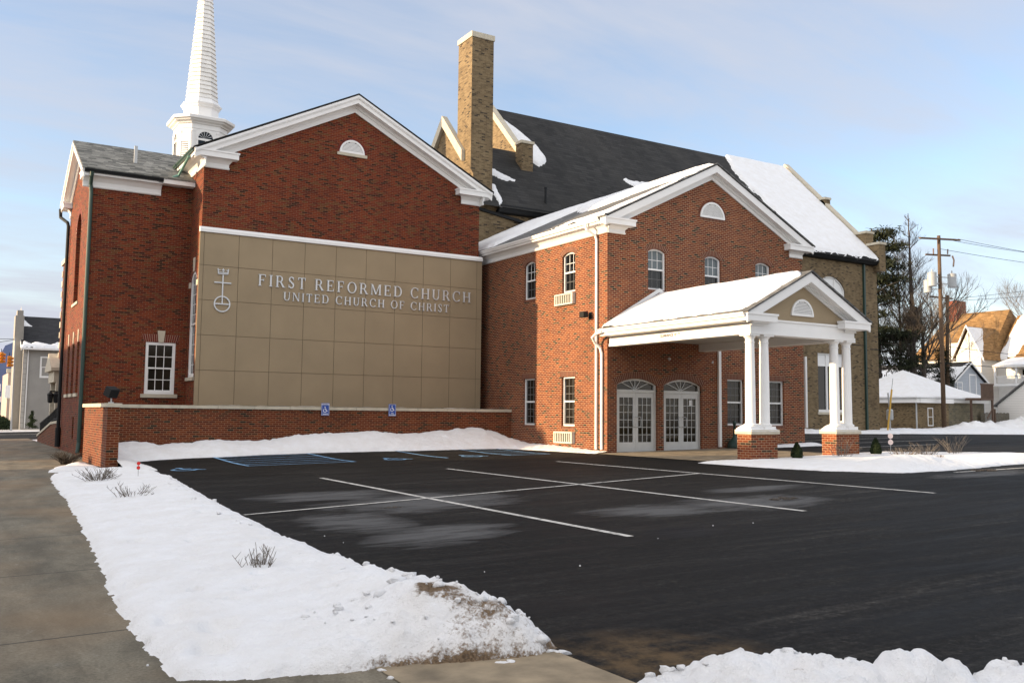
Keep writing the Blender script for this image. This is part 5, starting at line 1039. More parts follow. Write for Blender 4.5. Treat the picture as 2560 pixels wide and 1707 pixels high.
def cone_shrub(name, label, cx, cy, hgt, rad, seed):
    rr = random.Random(seed); m = MB(); z0 = H(cx, cy)+.05
    t = thing(name, (cx, cy, z0), label, 'shrub', 'small clipped evergreens by the portico piers')
    for k in range(1500):
        u = rr.random()**.8; z = z0+hgt*u; rz = rad*(math.sin(math.pi*min(1, (1-u)*.55+.02)))*1.0*(.85+.25*rr.random()) if u > .25 else rad*(.75+.25*u/.25)*(.85+.25*rr.random())
        a = rr.uniform(0, 6.283); c_ = Vector((cx+rz*math.cos(a), cy+rz*math.sin(a), z)); s = rr.uniform(.015, .03)
        d1 = Vector((math.cos(a)*.5+rr.uniform(-.5, .5), math.sin(a)*.5+rr.uniform(-.5, .5), 1)).normalized()*s*1.6; d2 = d1.cross(Vector((rr.uniform(-1, 1), rr.uniform(-1, 1), .2))).normalized()*s*.5
        m.face([tuple(c_-d2), tuple(c_+d2), tuple(c_+d2*.4+d1), tuple(c_-d2*.4+d1)])
    m.build('crown', SHRUBM, t, fix=False)
    k2 = MB(); k2.lathe(cx, cy, [(rad*.7, z0-.1), (rad*.8, z0+hgt*.2), (rad*.6, z0+hgt*.55), (rad*.1, z0+hgt*.9)], 10); k2.build('inner_foliage', SHRUBM, t)
cone_shrub('evergreen_shrub', 'dark evergreen shrub just right of the left portico pier', 20.62, 18.3, .46, .155, 1)
cone_shrub('evergreen_shrub', 'dark pointed evergreen shrub right of the right portico pier', 24.05, 18.3, .50, .155, 2)
def stake(label, x, y, h0, col_, rd=.038):
    z0 = H(x, y); t = thing('reflector_stake', (x, y, z0), label, 'marker', 'driveway reflector stakes')
    m = MB(); m.tube([(x, y, z0), (x, y, z0+h0)], .008, 6); m.build('rod', GREYM, t)
    dv = Vector((-x, -y, 0)).normalized(); tv = Vector((-dv.y, dv.x, 0))
    for dz in (0, -2.5*rd):
        m = MB(); c_ = Vector((x, y, z0+h0+dz))+dv*.012
        m.f = [list(range(16))[::-1], list(range(16, 32))]+[[k, (k+1) % 16, 16+(k+1) % 16, 16+k] for k in range(16)]
        m.v = [tuple(c_+tv*rd*math.cos(2*math.pi*k/16)+Vector((0, 0, rd*1.1))*math.sin(2*math.pi*k/16)) for k in range(16)]+[tuple(c_+dv*.012+tv*rd*.85*math.cos(2*math.pi*k/16)+Vector((0, 0, rd*.95))*math.sin(2*math.pi*k/16)) for k in range(16)]
        m.build('reflector', col_, t)
stake('red double reflector stake beside the low wall corner', 3.75, 21.9, .42, REDR)
stake('pale double reflector stake in the island snow right of the portico', 24.75, 18.3, .62, plain('pale_reflector', (.92, .74, .68), .2), .075)
rcv = thing('smoking_receptacle', (24.83, 24.95, .46), 'dark green smokers receptacle with a long neck beside the doors', 'ash bin')
m = MB(); m.lathe(24.83, 24.95, [(.25, .45), (.26, .5), (.25, .62), (.2, .72), (.1, .82), (.06, .9), (.05, 1.0)], 24); m.build('base', GREENM, rcv, smooth=True)
m = MB(); m.lathe(24.83, 24.95, [(.048, 1.0), (.045, 1.3), (.06, 1.31), (.065, 1.42), (.05, 1.45)], 16); m.build('neck', GREENM, rcv, smooth=True)
for (x, y, s, lab) in ((6.28, 14.0, .11, 'small dark clump of debris near the long cross line'), (12.45, 11.35, .22, 'flat dark clump of wet leaves on the salt stained asphalt'), (21.3, 13.2, .3, 'dark leaf debris beside the island snow')):
    rr = random.Random(int(x*10)); m = MB()
    for k in range(26):
        a = rr.uniform(0, 6.28); q = s*math.sqrt(rr.random())*1.2; c_ = (x+q*math.cos(a)*1.3, y+q*math.sin(a)*.6); r_ = s*rr.uniform(.12, .3); z0 = H(*c_)
        m.lathe(c_[0], c_[1], [(r_, z0+.002), (r_*.8, z0+r_*.35), (r_*.2, z0+r_*.5)], 6, rr.random())
    tag(m.build('leaf_debris', DRYM if s < .0 else BARK), lab, 'debris')

# ------------------------------------------------------------------ far right: garage, pole, trees, houses
gar = thing('hipped_garage', (78, 56, .5), 'small tan brick garage under a snow covered hip roof', 'garage')
m = MB(); m.box(74, 52, 0, 78.75, 61, 3.1); m.build('wall', TAN, gar)
m = MB(); m.box(78.75, 52.25, 0, 84.7, 61, 3.1); m.build('side_wall', BLOCK, gar)
m = MB(); m.box(73.55, 51.6, 3.02, 73.995, 61.4, 3.42); m.box(73.996, 51.55, 3.02, 78.9, 51.995, 3.42); m.box(78.9, 51.9, 3.1, 85.0, 52.245, 3.44); m.box(84.71, 52.246, 3.1, 85.0, 61, 3.44); m.build('fascia', WHITE, gar)
pk = (78.5, 56.5, 6.1); b0 = [(73.4, 51.45, 3.44), (85.2, 51.6, 3.45), (85.2, 61.6, 3.45), (73.4, 61.6, 3.44)]
def hip(dz, skirt):
    m = MB(); q = lambda p, d: (p[0], p[1], p[2]+d)
    for i in range(4):
        A_, B_ = q(b0[i], dz), q(b0[(i+1) % 4], dz); n_ = 10; P_ = q(pk, dz)
        rows = []
        for k in range(n_+1):                                   # the eaves flare a little towards their foot
            t = k/n_; f = t-.10*math.sin(math.pi*t)*(1-t); rows.append([tuple(Vector(A_).lerp(Vector(P_), t)[:2])+(A_[2]+(P_[2]-A_[2])*f,), tuple(Vector(B_).lerp(Vector(P_), t)[:2])+(B_[2]+(P_[2]-B_[2])*f,)])
        for u_, v_ in zip(rows, rows[1:]): m.face([u_[0], u_[1], v_[1], v_[0]])
        if skirt: m.face([q(b0[i], .006), q(b0[(i+1) % 4], .006), B_, A_])
    return m
hip(0, False).build('roof', GREYR, gar)
tag(hip(.14, True).build('roof_snow', SNOW), 'smooth snow covering the whole hip roof of the small garage', 'snow')
m = MB(); m.box(73.9, 51.9, .5, 74.0, 51.99, 3.02); m.build('downspout', GREYM, gar)
window(gar, front(52), 75.6, 76.4, .95, 2.6, None, 1, 1, 1, d=-.03, fw=.09, mat=WHITE)
PX, PY = 76.5, 51.0
pole = thing('utility_pole', (PX, PY, .5), 'tall brown wooden utility pole with crossarms and transformers by the garage', 'utility pole')
m = MB(); m.tube([(PX, PY, .3), (PX, PY, 9), (PX, PY, 18.2)], .21, 12, .15); m.build('pole', POLEW, pole, smooth=True)
ax = Vector((.94, -.34, .0)); 
for (z, L, dd) in ((17.85, 2.05, -.2), (17.95, 1.85, .2), (16.45, 1.25, .18)):
    m = MB(); nn = Vector((.34, .94, 0)); c_ = Vector((PX, PY, z))+nn*dd
    pts = []
    for s in (-L, L):
        for (a, b) in ((-.07, -.07), (.07, -.07), (.07, .07), (-.07, .07)): pts.append(tuple(c_+ax*s+nn*a+Vector((0, 0, b))))
    m.v = pts; m.f = [[0, 1, 2, 3], [4, 5, 6, 7], [0, 1, 5, 4], [1, 2, 6, 5], [2, 3, 7, 6], [3, 0, 4, 7]]; m.build('crossarm', POLEW, pole)
for (dx, dy, z0, z1, r) in ((-1.0, .1, 13.5, 14.7, .38), (1.2, -.4, 13.5, 14.7, .38), (-.75, .7, 13.0, 14.1, .36)):
    m = MB(); m.lathe(PX+dx, PY+dy, [(r*.95, z0), (r, z0+.05), (r, z1-.06), (r*1.04, z1-.05), (r*1.04, z1), (r*.7, z1+.08)], 20); m.tube([(PX+dx, PY+dy, z1), (PX+dx, PY+dy, z1+.35)], .07, 8, .05); tr = m.build('transformer', plain('transformer_grey', (.36, .375, .38), .5), pole)
    e = tr.modifiers.new('s', 'EDGE_SPLIT'); m = MB(); m.tube([(PX, PY, z0+.3), (PX+dx, PY+dy, z0+.3)], .05, 6); m.tube([(PX, PY, z1-.3), (PX+dx, PY+dy, z1-.3)], .05, 6); m.build('bracket', GREYM, tr)
m = MB(); m.tube([(PX+1.2, PY-.5, 16.4), (PX+1.35, PY-.55, 16.0), (PX+1.3, PY-.5, 15.4)], .07, 8); m.tube([(PX+.8, PY-.3, 16.55), (PX+.85, PY-.3, 17.0)], .06, 8); m.tube([(PX-.55, PY+.2, 16.5), (PX-.55, PY+.2, 17.0)], .06, 8); m.build('insulator', plain('brown_insulator', (.14, .09, .07), .4), pole)
def wire(p0, p1, sag, lab, r=.02):
    m = MB(); m.tube([tuple(Vector(p0).lerp(Vector(p1), k/16)-Vector((0, 0, sag*4*(k/16)*(1-k/16)))) for k in range(17)], r, 5); return tag(m.build('overhead_wire', BLACKM), lab, 'wire', 'power lines on the right')
wire((PX+1.7, PY-.8, 17.95), (112, 38, 16.4), .9, 'uppermost power line leaving the right end of the top crossarm')
wire((PX+.5, PY-.3, 17.9), (112, 44, 18.6), .9, 'second power line leaving the middle of the top crossarm')
wire((PX+.2, PY, 17.0), (112, 40, 15.6), .6, 'power line fixed to the pole just below its top crossarm')
wire((PX-.3, PY, 8.2), (112, 40, 8.4), 1.0, 'lower cable crossing in front of the brown roofed house', .025)
wire((PX-.3, PY, 6.6), (112, 42, 6.4), .3, 'lowest double cable crossing before the white porch house', .03)
wire((91.3, 60, 14.4), (122, 50, 20.0), .5, 'thin line rising right from the stub pole behind the trees')
wire((91.3, 60, 14.2), (122, 48, 18.4), .5, 'second thin line rising right from the stub pole behind the trees')
p2 = thing('utility_pole', (90.9, 60, 2), 'shorter wooden pole standing behind the dark evergreen', 'utility pole')
m = MB(); m.tube([(90.7, 60, 1.5), (91.2, 60, 14.8)], .22, 8, .17); m.build('pole', POLEW, p2); m = MB(); m.tube([(88.9, 60.5, 14.55), (91.8, 59.8, 14.45)], .09, 6); m.build('crossarm', POLEW, p2)

def branch(m, p, d, L, r, depth, rr, up=.15, n=3, spread=.9):
    segs = 3; pts = [p]; q = Vector(p); dd = Vector(d).normalized()
    for k in range(segs):
        dd = (dd+Vector((rr.uniform(-.18, .18), rr.uniform(-.18, .18), rr.uniform(-.1, .1)+up*.3))).normalized(); q = q+dd*L/segs; pts.append(tuple(q))
    m.tube(pts, r, 5 if depth > 1 else 3, r*.55, cap=False)
    if depth == 0: return
    for k in range(n):
        t = rr.uniform(.3, 1.); i = min(segs-1, int(t*segs)); b = Vector(pts[i]).lerp(Vector(pts[i+1]), t*segs-i)
        a = Vector((rr.uniform(-1, 1), rr.uniform(-1, 1), rr.uniform(-.3, .8)))*spread
        branch(m, tuple(b), (dd+a).normalized(), L*rr.uniform(.45, .7), r*.5, depth-1, rr, up, n, spread)
def bare_tree(label, x, y, z0, hgt, rad, seed, depth=4, n=4, r=.12, mat=TWIG, spire=False, group='bare winter trees'):
    rr = random.Random(seed); t = thing('bare_tree', (x, y, z0), label, 'tree', group); m = MB(); 
    m.tube([(x, y, z0), (x+.1, y, z0+hgt*.5), (x, y+.1, z0+hgt*(1 if spire else .62))], r, 7, r*.08 if spire else r*.6); m.build('trunk', mat, t)
    m = MB(); k = 46 if spire else 9
    for j in range(k):
        u = .15+.83*j/k if spire else rr.uniform(.3, .62); a = rr.uniform(0, 6.28); el = .9 if spire else rr.uniform(.5, 1.4)
        L = rad*(1.15-u)*rr.uniform(.7, 1.2) if spire else hgt*rr.uniform(.28, .42)
        branch(m, (x, y, z0+hgt*u), (math.cos(a), math.sin(a), el), L, (.055-.03*u) if spire else r*.35, depth-1, rr, .3, n)
    m.build('crown', mat, t, fix=False); return t
def evergreen(label, x, y, z0, hgt, prof, seed, n=5200, leaf=.34, droop=-.25, name='evergreen_tree'):
    """prof(u) -> crown radius at relative height u; a trunk, limbs, and many small sprays of foliage"""
    rr = random.Random(seed); t = thing(name, (x, y, z0), label, 'tree', 'dark evergreens behind the garage')
    m = MB(); m.tube([(x, y, z0-2), (x+.15, y, z0+hgt*.4), (x-.3, y, z0+hgt*.97)], hgt*.030, 10, .05); m.build('trunk', BARK, t)
    m = MB(); lm = MB(); nl = 64
    limbs = []
    for k in range(nl):
        u = .16+.82*k/nl; a = k*2.4+rr.uniform(-.5, .5); R_ = prof(u, a)*rr.uniform(.65, 1.15); b = Vector((x-.3*u, y, z0+hgt*u)); e = b+Vector((math.cos(a)*R_, math.sin(a)*R_, R_*rr.uniform(-.35, .25))); mid = b.lerp(e, .5)+Vector((0, 0, R_*.06))
        lm.tube([tuple(b), tuple(mid), tuple(e)], .11*(1.2-u), 5, .025, cap=False); limbs.append((b, mid, e, u))
    lm.build('limb', BARK, t, fix=False)
    for k in range(n):
        b, mid, e, u = rr.choice(limbs)
        if u < .28 and rr.random() < .62: continue
        s = rr.random()**.6; p = b.lerp(mid, s*2) if s < .5 else mid.lerp(e, s*2-1); L = (e-b).length
        p = p+Vector((rr.gauss(0, .13*L+.12), rr.gauss(0, .13*L+.12), rr.gauss(-.1, .22)))
        if float(fbm(np.array([p.x*.55+p.z*.3]), np.array([p.z*.55+p.y*.3]), seed, 3)[0]) < -.12: continue
        d1 = Vector((rr.uniform(-1, 1), rr.uniform(-1, 1), droop+rr.uniform(-.7, .3))).normalized()*leaf*rr.uniform(.6, 1.3); d2 = d1.cross(Vector((rr.uniform(-1, 1), rr.uniform(-1, 1), 1))).normalized()*leaf*.11
        m.face([tuple(p-d2*.6), tuple(p+d2*.6), tuple(p+d1*.55+d2), tuple(p+d1), tuple(p+d1*.55-d2)])
    m.build('crown', NEEDLE, t, fix=False); return t
def prof1(u, a):
    base = 3.9 if u < .6 else 3.9*(1-(u-.6)/.4)**.5*.8+.9
    return max(.8, base*(1.0 if u > .25 else .9)*(1-.28*math.cos(a-.6)*(u > .55)))
evergreen('tall dark spreading evergreen with a thick black trunk beside the tan church', 80.6, 61.0, 2.0, 19.5, prof1, 3, 30000, .46)
evergreen('lower dark conical evergreen behind the utility pole', 87.3, 61.5, 2.2, 11.6, lambda u, a: 2.5*(1-u)**.8+.35, 5, 16000, .40)
evergreen('small dark evergreen before the white gable house', 91.0, 60.5, 2.2, 7.4, lambda u, a: 1.4*(1-u)**.6+.3, 6, 6000, .28)
bare_tree('tall thin bare tree with upswept twigs right of the dark evergreen', 83.6, 59, 2, 20.6, 4.2, 11, 3, 6, .42, barkmat('bare_tree_bark', (.03, .024, .02), (.07, .056, .046)), True)
bare_tree('second bare tree with a feathery outline behind the utility pole', 85.8, 62, 2, 19.0, 5.0, 12, 3, 7, .20, BARK, True)
bare_tree('bare crooked tree left of the pole with low arching limbs', 84.6, 58.5, 2, 12.5, 4.5, 13, 4, 5, .26, BARK)
bare_tree('leafless spreading tree behind the brown roof ridge', 106, 72, 10, 8.8, 4, 14, 4, 4, .10, TWIG)
bare_tree('leafless tree at the right border above the right red chimney', 118.5, 66, 8, 11, 4, 15, 4, 5, .12, TWIG)
bare_tree('thin leafless tree left of the left red chimney', 97.5, 64, 4, 13, 3, 16, 4, 4, .09, TWIG)

# grey gabled house behind the garage
gh = thing('grey_house', (95, 63, 3), 'grey sided house with black and snowy roof behind the garage', 'house')
m = MB(front(60.3)); m.prism([(92.5, 2), (97.8, 2), (97.8, 5.7), (95.06, 7.6), (92.5, 5.7)], 0, 14); m.build('wall', SIDEG, gh)
m = MB(front(60)); m.prism([(92.05, 5.62), (95.06, 7.72), (95.06, 7.84), (92.05, 5.74)], -.1, 15); m.prism([(95.06, 7.72), (98.1, 5.62), (98.1, 5.74), (95.06, 7.84)], -.1, 15); m.build('roof', BLKR, gh)
m = MB(front(60)); m.prism([(91.95, 5.4), (95.06, 7.58), (95.06, 7.76), (91.95, 5.62)], -.16, -.08); m.prism([(95.06, 7.58), (98.2, 5.4), (98.2, 5.62), (95.06, 7.76)], -.16, -.08); m.build('gable_trim', WHITE, gh)
m = MB(front(60.3)); m.box(95.1, -.05, 3.0, 95.25, 0, 6.5); m.box(95.25, -.05, 6.35, 96.4, 0, 6.5); m.box(96.3, -.05, 3, 96.42, 0, 6.35); m.build('door_frame', WHITE, gh)
window(gh, front(60.3), 92.9, 93.9, 4.4, 5.6, None, 2, 1, 1, d=-.04, fw=.1, mat=WHITE)
mg = lambda a, s, h: (92.05+s, a, 5.75+s*.70+h)
roof_snow('roof_snow', 'snow on the lower part of the black roof of the grey house', 0, [(60, .03), (74.5, .03), (74.5, 2.0), (60.5, 2.15), (60, 2.7)], mg, .18, .15, .1, .25, 51, bounds=(59.95, 74.8, .02, 2.9))
# white house with brown roofs
bh = thing('brown_roofed_house', (106, 66, 2.5), 'cream house with steep brown roofs, dormer gable and white porch', 'house')
m = MB(); m.box(102.4, 62.4, 1.5, 113.5, 72, 9.0); m.box(100.05, 61.9, 1.5, 106, 64.9, 8.8); m.face([(100.05, 61.9, 8.8), (100.05, 64.9, 8.8), (100.05, 63.4, 11.7)]); m.box(101.6, 65.0, 3, 104, 67.2, 10.6); m.build('wall', SIDEW, bh)
m = MB(); m.face([(101.8, 62.0, 8.7), (101.8, 72.5, 8.7), (108, 70.2, 14.7), (108, 63.0, 14.7)]); m.face([(114.2, 62, 8.7), (114.2, 72.5, 8.7), (108, 70.2, 14.7), (108, 63, 14.7)]); m.face([(101.8, 62.0, 8.7), (114.2, 62.0, 8.7), (108, 63.0, 14.7)]); m.face([(101.8, 72.5, 8.7), (114.2, 72.5, 8.7), (108, 70.2, 14.7)])
m.face([(99.7, 61.45, 8.3), (107, 61.45, 8.3), (107, 63.4, 12.25), (99.7, 63.4, 12.25)]); m.face([(99.7, 65.35, 8.3), (107, 65.35, 8.3), (107, 63.4, 12.25), (99.7, 63.4, 12.25)])
m.face([(103.4, 52, 8.6), (103.4, 62.0, 8.6), (108.2, 62.2, 13.9), (108.2, 52, 13.9)]); m.face([(103.4, 62.0, 8.6), (113, 62, 8.6), (108.2, 62.2, 13.9)])
m.face([(101.3, 64.9, 10.6), (101.3, 67.5, 10.6), (104.6, 66.2, 11.6)]); m.face([(101.3, 64.9, 10.6), (105, 64.9, 10.6), (104.6, 66.2, 11.6)]); m.build('roof', BROWNR, bh)
m = MB(left(99.68)); m.prism([(61.4, 8.2), (63.4, 12.15), (63.4, 12.4), (61.4, 8.45)], 0, .15); m.prism([(63.4, 12.15), (65.4, 8.2), (65.4, 8.45), (63.4, 12.4)], 0, .15); m.build('gable_trim', WHITE, bh)
window(bh, left(100.05), 63.0, 63.8, 9.3, 10.5, None, 2, 2, 1, d=-.06, fw=.1, mat=WHITE)
m = MB(); m.box(107, 69.2, 12.5, 109, 70.6, 16.3); m.build('chimney', RBRICK, bh); m = MB(); m.box(107.2, 58.5, 12, 109, 60.0, 15.6); m.build('chimney', RBRICK, bh)
m = MB(); m.face([(99.7, 51, 7.6), (99.7, 60.4, 7.6), (103.4, 60.4, 8.55), (103.4, 51, 8.55)]); m.box(99.75, 51, 5.3, 103.4, 60.4, 5.55); m.box(99.7, 51, 7.35, 103.4, 60.4, 7.58); m.box(103.3, 51, 1.5, 108, 62, 8.5); m.build('porch', WHITE, bh)
m = MB()
for y in (60.2, 57.8, 55.4, 53): m.box(99.8, y-.09, 5.55, 99.98, y+.09, 7.35)
m.box(99.8, 51, 6.3, 99.95, 60.2, 6.4)
for k in range(60): m.box(99.85, 51+k*.15, 5.6, 99.9, 51.06+k*.15, 6.3)
m.build('porch_railing', WHITE, bh)
m = MB(); m.box(103.2, 57, 5.6, 103.29, 59, 7.2); m.box(103.2, 54, 5.6, 103.29, 56, 7.2); m.build('dark_window', GLASS, bh)
roof_snow('roof_snow', 'bright snow band on the brown roof beside the valley', 0, [(61.9, .05), (60.0, .05), (59.6, 2), (60.9, 4.8), (61.9, 4.8)], lambda a, s, h: (103.4+s, a, 8.6+s*1.104+h), .12, .15, .08, .25, 52)
roof_snow('roof_snow', 'bright snow on the small hipped dormer roof left of the cream gable', 0, [(61.5, .05), (65.3, .05), (65.1, .9), (64.6, 1.4), (64.4, 3.8), (63.7, 3.9)], lambda a, s, h: (99.75+s*1.2, 65.35-(s*.0)-(65.35-a)*.98, 8.3+(65.35-a)*2.02*(a < 65.36)+h) if False else (99.7+s, a, max(8.3+(a-61.45)*2.02 if a < 63.4 else 8.3+(65.35-a)*2.02, 0)+h), .1, .15, .08, .1, 53)
roof_snow('roof_snow', 'snow on the white porch roof of the brown roofed house', 0, [(51.2, .05), (60.3, .05), (60.3, 3.5), (51.2, 3.5)], lambda a, s, h: (99.7+s, a, 7.62+s*.257+h), .15, .2, .1, .1, 54)
dk = thing('wooden_deck', (81.6, 50, 1), 'brown raised wooden deck on posts right of the garage', 'deck')
m = MB(); m.box(80.65, 50, 3.35, 82.6, 51.6, 3.55); m.box(80.6, 49.95, 4.75, 82.65, 50.05, 4.87)
for k in range(16): m.box(80.65+k*.125, 49.98, 3.55, 80.71+k*.125, 50.03, 4.75)
m.build('railing', BRNW, dk)
m = MB(); m.box(82.4, 50, .5, 82.56, 50.16, 3.35); m.box(80.7, 51, .5, 80.86, 51.16, 3.35); m.tube([(82.45, 50.05, 2.6), (81.6, 50.05, 1.7)], .06, 6); m.build('post', BRNW, dk)
wh = thing('white_sided_house', (88, 49, .6), 'white clapboard gable of the house at the right border', 'house')
m = MB(left(87)); m.prism([(52.3, .5), (52.3, 3.0), (49.4, 5.15), (46.5, 3.0), (46.5, .5)], 0, 8); m.build('wall', SIDEW, wh)
m = MB(left(86.8)); m.prism([(52.6, 2.8), (52.6, 2.98), (49.4, 5.38), (49.4, 5.2)], 0, 8.4); m.prism([(46.2, 2.8), (46.2, 2.98), (49.4, 5.38), (49.4, 5.2)], 0, 8.4); m.build('roof', GREYR, wh)
fn = thing('wooden_fence', (86, 52.8, .5), 'weathered grey brown picket fence behind the snow heap', 'fence')
m = MB()
for k in range(60): m.box(83.6+k*.14, 51.9-k*.03, .4, 83.72+k*.14, 51.93-k*.03, 2.2+.06*((k*7) % 3)/2)
m.build('picket', FENCEW, fn); m = MB(); m.box(84.7, 51.2, .4, 84.85, 51.35, 2.6); m.build('post', BRNW, fn)
mt = thing('gas_meter', (50.9, 37.5, .6), 'grey gas meter with pipes at the tan church corner', 'meter')
m = MB(); m.lathe(50.85, 37.6, [(.16, 1.5), (.2, 1.55), (.2, 2.1), (.14, 2.18)], 14); m.build('meter', GREYM, mt); m = MB(); m.tube([(50.85, 37.6, .5), (50.85, 37.6, 1.5)], .05, 8); m.tube([(50.85, 37.6, 2.18), (50.85, 37.7, 3.2)], .05, 8); m.build('pipe', GREYM, mt)
gg = thing('guy_wire_guard', (49.9, 37.2, .6), 'yellow plastic guard on a slanting guy wire at the church corner', 'guy guard')
m = MB(); m.tube([(49.75, 37.0, .6), (50.55, 37.2, 3.4)], .055, 8); m.build('guard', YELLOW, gg)
m = MB(); m.tube([(50.55, 37.2, 3.4), (50.75, 37.25, 4.1)], .012, 5); m.build('wire', BLACKM, gg)

# ------------------------------------------------------------------ far left: church entrance, street, houses
ent = thing('church_entrance', (5, 45, .1), 'red brick entrance bay with pale quoins and a small pediment beyond the street wing', 'building')
m = MB(); m.box(4.45, 41.302, -.1, 7.4, 47.4, 8.25); m.build('wall', OLD, ent)
m = MB()
for k in range(17): m.box(4.41, 47.2-.14*(k % 2), .2+k*.47, 4.66, 47.44, .47+k*.47)
m.box(4.37, 41.303, 8.25, 7.5, 47.5, 8.45); m.build('quoin', STONE, ent)
m = MB(left(4.4)); m.prism([(46.2, 3.35), (49.2, 3.35), (49.2, 3.5), (47.7, 4.2), (46.2, 3.5)], -.35, .9); m.box(46.4, -.2, 2.85, 49.0, .9, 3.34); m.box(46.4, -.1, .2, 46.7, .9, 2.85); m.box(48.7, -.1, .2, 49.0, .9, 2.85); m.build('door_surround', STONE, ent)
m = MB(left(4.4)); m.box(46.7, .3, .3, 48.7, .9, 2.85); m.build('door', plain('brown_door', (.16, .10, .06), .5), ent)
m = MB(left(4.45)); m.box(43.6, -.02, 4.4, 44.2, .01, 6.6); m.build('window', WHITE, ent)
m = MB(left(4.06)); m.prism([(41.7, -.1), (51.5, -.1), (51.5, .28), (45, .98), (41.7, 1.08)], 0, .3); stp = m.build('stair_wall', LOWB, ent)
m = MB(left(4.02)); m.prism([(41.65, 1.08), (45, .98), (51.55, .28), (51.55, .38), (45, 1.08), (41.65, 1.18)], 0, .38); m.build('coping', STONE, stp)
rl = thing('stair_railing', (4.2, 46, .3), 'black iron railing climbing the church entrance stair', 'railing')
m = MB()
def rz(y): return np.interp(y, [41.6, 45, 46.6, 51.6], [1.92, 1.55, 1.37, .92])
def rb(y): return np.interp(y, [41.6, 45, 51.6], [1.18, 1.08, .38])
m.tube([(4.15, y, float(rz(y))) for y in (41.7, 45, 46.6, 51.5)], .03, 6); m.tube([(4.15, y, float(rb(y))+.1) for y in (41.7, 45, 51.5)], .025, 6)
for k in range(82): y = 41.7+k*.12; m.tube([(4.15, y, float(rb(y))), (4.15, y, float(rz(y)))], .014, 4)
m.build('rail', BLACKM, rl)
ln = thing('wall_lantern', (4.1, 45.6, 2.0), 'black double lantern beside the church entrance door', 'lantern')
m = MB(); m.tube([(4.45, 45.9, 2.4), (4.0, 45.6, 2.42)], .03, 6)
for x in (4.02, 4.25): m.lathe(x, 45.6, [(.05, 1.9), (.1, 1.95), (.12, 2.25), (.14, 2.27), (.03, 2.4)], 6)
m.build('lantern_frame', BLACKM, ln)
hs = thing('grey_stucco_house', (8, 86, .1), 'grey stucco corner house with black snowy roof and side chimney across the street', 'house')
m = MB(); m.box(5.38, 85, -.1, 14, 97, 6.7); m.v += [(5.38, 85, 6.7), (5.38, 97, 6.7), (5.38, 91, 10.6)]; m.f.append([len(m.v)-3, len(m.v)-2, len(m.v)-1]); m.build('wall', GREYST, hs)
m = MB(left(5.2)); m.prism([(84.6, 6.5), (91, 9.55), (91, 9.7), (84.6, 6.65)], 0, 9); m.prism([(91, 9.55), (97.4, 6.5), (97.4, 6.65), (91, 9.7)], 0, 9); m.build('roof', BLKR, hs)
m = MB(left(5.15)); m.prism([(84.5, 6.35), (91, 9.4), (91, 9.62), (84.5, 6.57)], 0, .06); m.build('rake_board', WHITE, hs)
m = MB(); m.box(4.72, 86.0, -.1, 5.37, 87.6, 9.3); m.box(4.85, 86.2, 9.3, 5.3, 87.4, 9.75); m.build('chimney', plain('grey_chimney', (.28, .26, .23), .9), hs)
m = MB()
for k in range(15): m.box(5.36, 84.965, .1+k*.44, 5.62, 84.999, .5+k*.44)
m.build('quoin', plain('quoin_stone', (.42, .40, .37), .85), hs)
m = MB(); m.box(5.68, 84.9, .1, 5.76, 84.98, 6.5); m.box(5.15, 84.45, 6.45, 14, 84.58, 6.6); m.build('gutter', WHITE, hs)
window(hs, front(85), 6.62, 7.52, 4.2, 5.95, None, 3, 2, 2, d=-.05, fw=.12, mU=CURT, mL=CURT, mat=WHITE)
mh = lambda a, s, h: (a, 84.6+s, 6.66+s*.477+h)
roof_snow('roof_snow', 'ragged snow along the eave of the black roof of the grey corner house', 0, [(5.3, .05), (13.9, .05), (13.9, .9), (11, .7), (9, 1.3), (8.6, .5), (7.9, 1.2), (7.2, .5), (6.4, 1.1), (5.9, .5), (5.3, 1.2)], mh, .12, .1, .08, .35, 55)
roof_snow('roof_snow', 'small snow patch near the chimney on the black roof of the grey corner house', 0, [(5.3, 4.3), (5.3, 5.9), (5.7, 5.4), (6.0, 4.5), (6.6, 4.1)], mh, .1, .08, .06, .2, 56)
top_ = thing('topiary_shrub', (6.1, 83.9, .1), 'dark spiral topiary shrub against the grey stucco house', 'shrub')
rr = random.Random(5); m = MB()
for k in range(900):
    u = rr.random(); a = u*14; r_ = .28*(1-u)+.07; x = 6.15+.16*(1-u)*math.cos(a); y = 83.9+.16*(1-u)*math.sin(a); p = Vector((x+rr.gauss(0, r_*.45), y+rr.gauss(0, r_*.45), .1+1.35*u)); d1 = Vector((rr.uniform(-1, 1), rr.uniform(-1, 1), 1)).normalized()*.12; d2 = d1.cross(Vector((rr.uniform(-1, 1), 1, 0))).normalized()*.03
    m.face([tuple(p-d2), tuple(p+d2), tuple(p+d1)])
m.build('foliage', SHRUBM, top_, fix=False)
hd = MB(); rr = random.Random(8)
for k in range(2500):
    p = Vector((rr.uniform(2.3, 4.5), rr.uniform(80, 82), .0)); zt = 1.1*math.sqrt(max(0, 1-((p.x-3.4)/1.2)**2)); p.z = .05+zt*rr.random(); d1 = Vector((rr.uniform(-1, 1), rr.uniform(-1, 1), .6)).normalized()*.16; d2 = d1.cross(Vector((rr.uniform(-1, 1), 1, 0))).normalized()*.05
    hd.face([tuple(p-d2), tuple(p+d2), tuple(p+d1)])
tag(hd.build('round_hedge', SHRUBM, fix=False), 'dark rounded hedge at the far street corner', 'hedge')
sp_ = thing('signal_pole', (4.45, 80, .1), 'slim grey pole at the far street corner carrying span wires', 'pole')
m = MB(); m.tube([(4.5, 80, 0), (4.44, 80, 7.0)], .07, 8, .05); m.build('pole', GREYM, sp_)
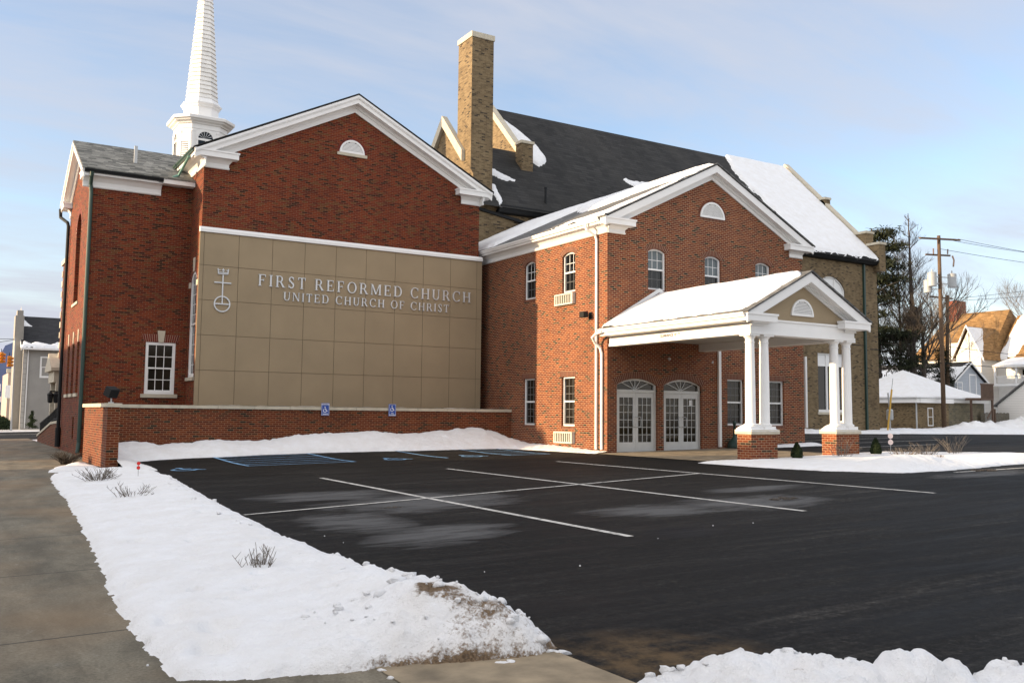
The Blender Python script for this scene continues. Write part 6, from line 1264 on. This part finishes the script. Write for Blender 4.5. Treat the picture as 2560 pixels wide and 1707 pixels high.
for (x, y, z, lab) in ((3.36, 75, 5.25, 'nearer orange traffic signal at the left border'), (3.87, 75, 5.0, 'farther orange traffic signal hanging right of the other')):
    sg = thing('traffic_signal', (x, y, z), lab, 'traffic light', 'traffic signals over the far street')
    s = .78
    m = MB(); m.box(x-.16*s, y-.12, z-.5*s, x+.16*s, y+.12, z+.5*s); m.build('housing', ORANGE, sg, bevel=.02)
    m = MB()
    for k in (-1, 0, 1): m.tube([(x+.16*s, y, z+k*.31*s), (x+.34*s, y-.02, z+k*.31*s-.05)], .12*s, 10); m.tube([(x, y-.12, z+k*.31*s), (x, y-.32, z+k*.31*s-.04)], .12*s, 10)
    m.build('visor', ORANGE, sg); m = MB(); m.tube([(x, y, z+.5*s), (x, y, z+.8*s)], .025, 6); m.build('hanger', BLACKM, sg)
wire((4.44, 80, 6.95), (-8, 70, 6.6), .25, 'span wire tied to the pole at the far street corner', .02)['group'] = 'span wires on the left'
wire((4.44, 80, 6.9), (-4, 74, 5.7), .3, 'slack span wire above the orange traffic signals', .02)['group'] = 'span wires on the left'
bl = thing('blue_house', (5, 118, 0), 'narrow blue building with an arched gable far down the street', 'building')
m = MB(front(118)); m.prism([(4.4, 0), (9, 0), (9, 7), (6.6, 9.2), (5.6, 8.7), (5.0, 7.2), (4.4, 4)], 0, 10); m.build('wall', BLUEP, bl); m = MB(); m.box(4.6, 117.9, 3.6, 5.4, 118.02, 4.4); m.box(4.7, 117.9, 2.4, 5.5, 118.02, 3.0); m.build('sign_board', LWHITE, bl)
pk = thing('peach_house', (6, 104, 0), 'pale peach house front with a white hanging sign beyond the grey house', 'building')
m = MB(); m.box(5.35, 104, -.1, 9, 114, 5.2); m.build('wall', PINKP, pk); m = MB(); m.box(5.2, 103.9, 5.2, 9, 104.4, 5.6); m.box(5.3, 103.95, 2.6, 9, 104.0, 2.9); m.build('cornice', STONE, pk); m = MB(); m.box(5.0, 101, 2.7, 5.6, 101.15, 3.9); m.build('hanging_sign', LWHITE, pk)

o = thing('tan_block', (26, -32, 0), 'long tan brick block on the far side of the lot behind the photographer', 'building'); m = MB(); m.box(-4, -44, -.2, 62, -30, 8.2); m.build('wall', TAN, o)
m = MB()
for k in range(14): m.box(-1+k*4.4, -29.99, 1.0, .8+k*4.4, -29.95, 3.2); m.box(-1+k*4.4, -29.99, 4.6, .8+k*4.4, -29.95, 6.6)
m.build('window', GLASS, o)
# houses on the other side of the street: they shade the near ground
for (y0, y1, hh, lab) in ((-34, 33.6, 8.4, 'long brick terrace across the street from the sidewalk'), (41.2, 60, 8.6, 'tall house across the street opposite the church wing')):
    o = thing('street_house', (-19, (y0+y1)/2, 0), lab, 'house', 'houses across the street'); m = MB(); m.box(-24, y0, -.2, -15, y1, hh-2); m.build('wall', OLD, o)
    m = MB(front(0)); m.prism([(-24.3, hh-2.05), (-19.5, hh), (-14.7, hh-2.05)], y0-.2, y1+.2); m.build('roof', BLKR, o)
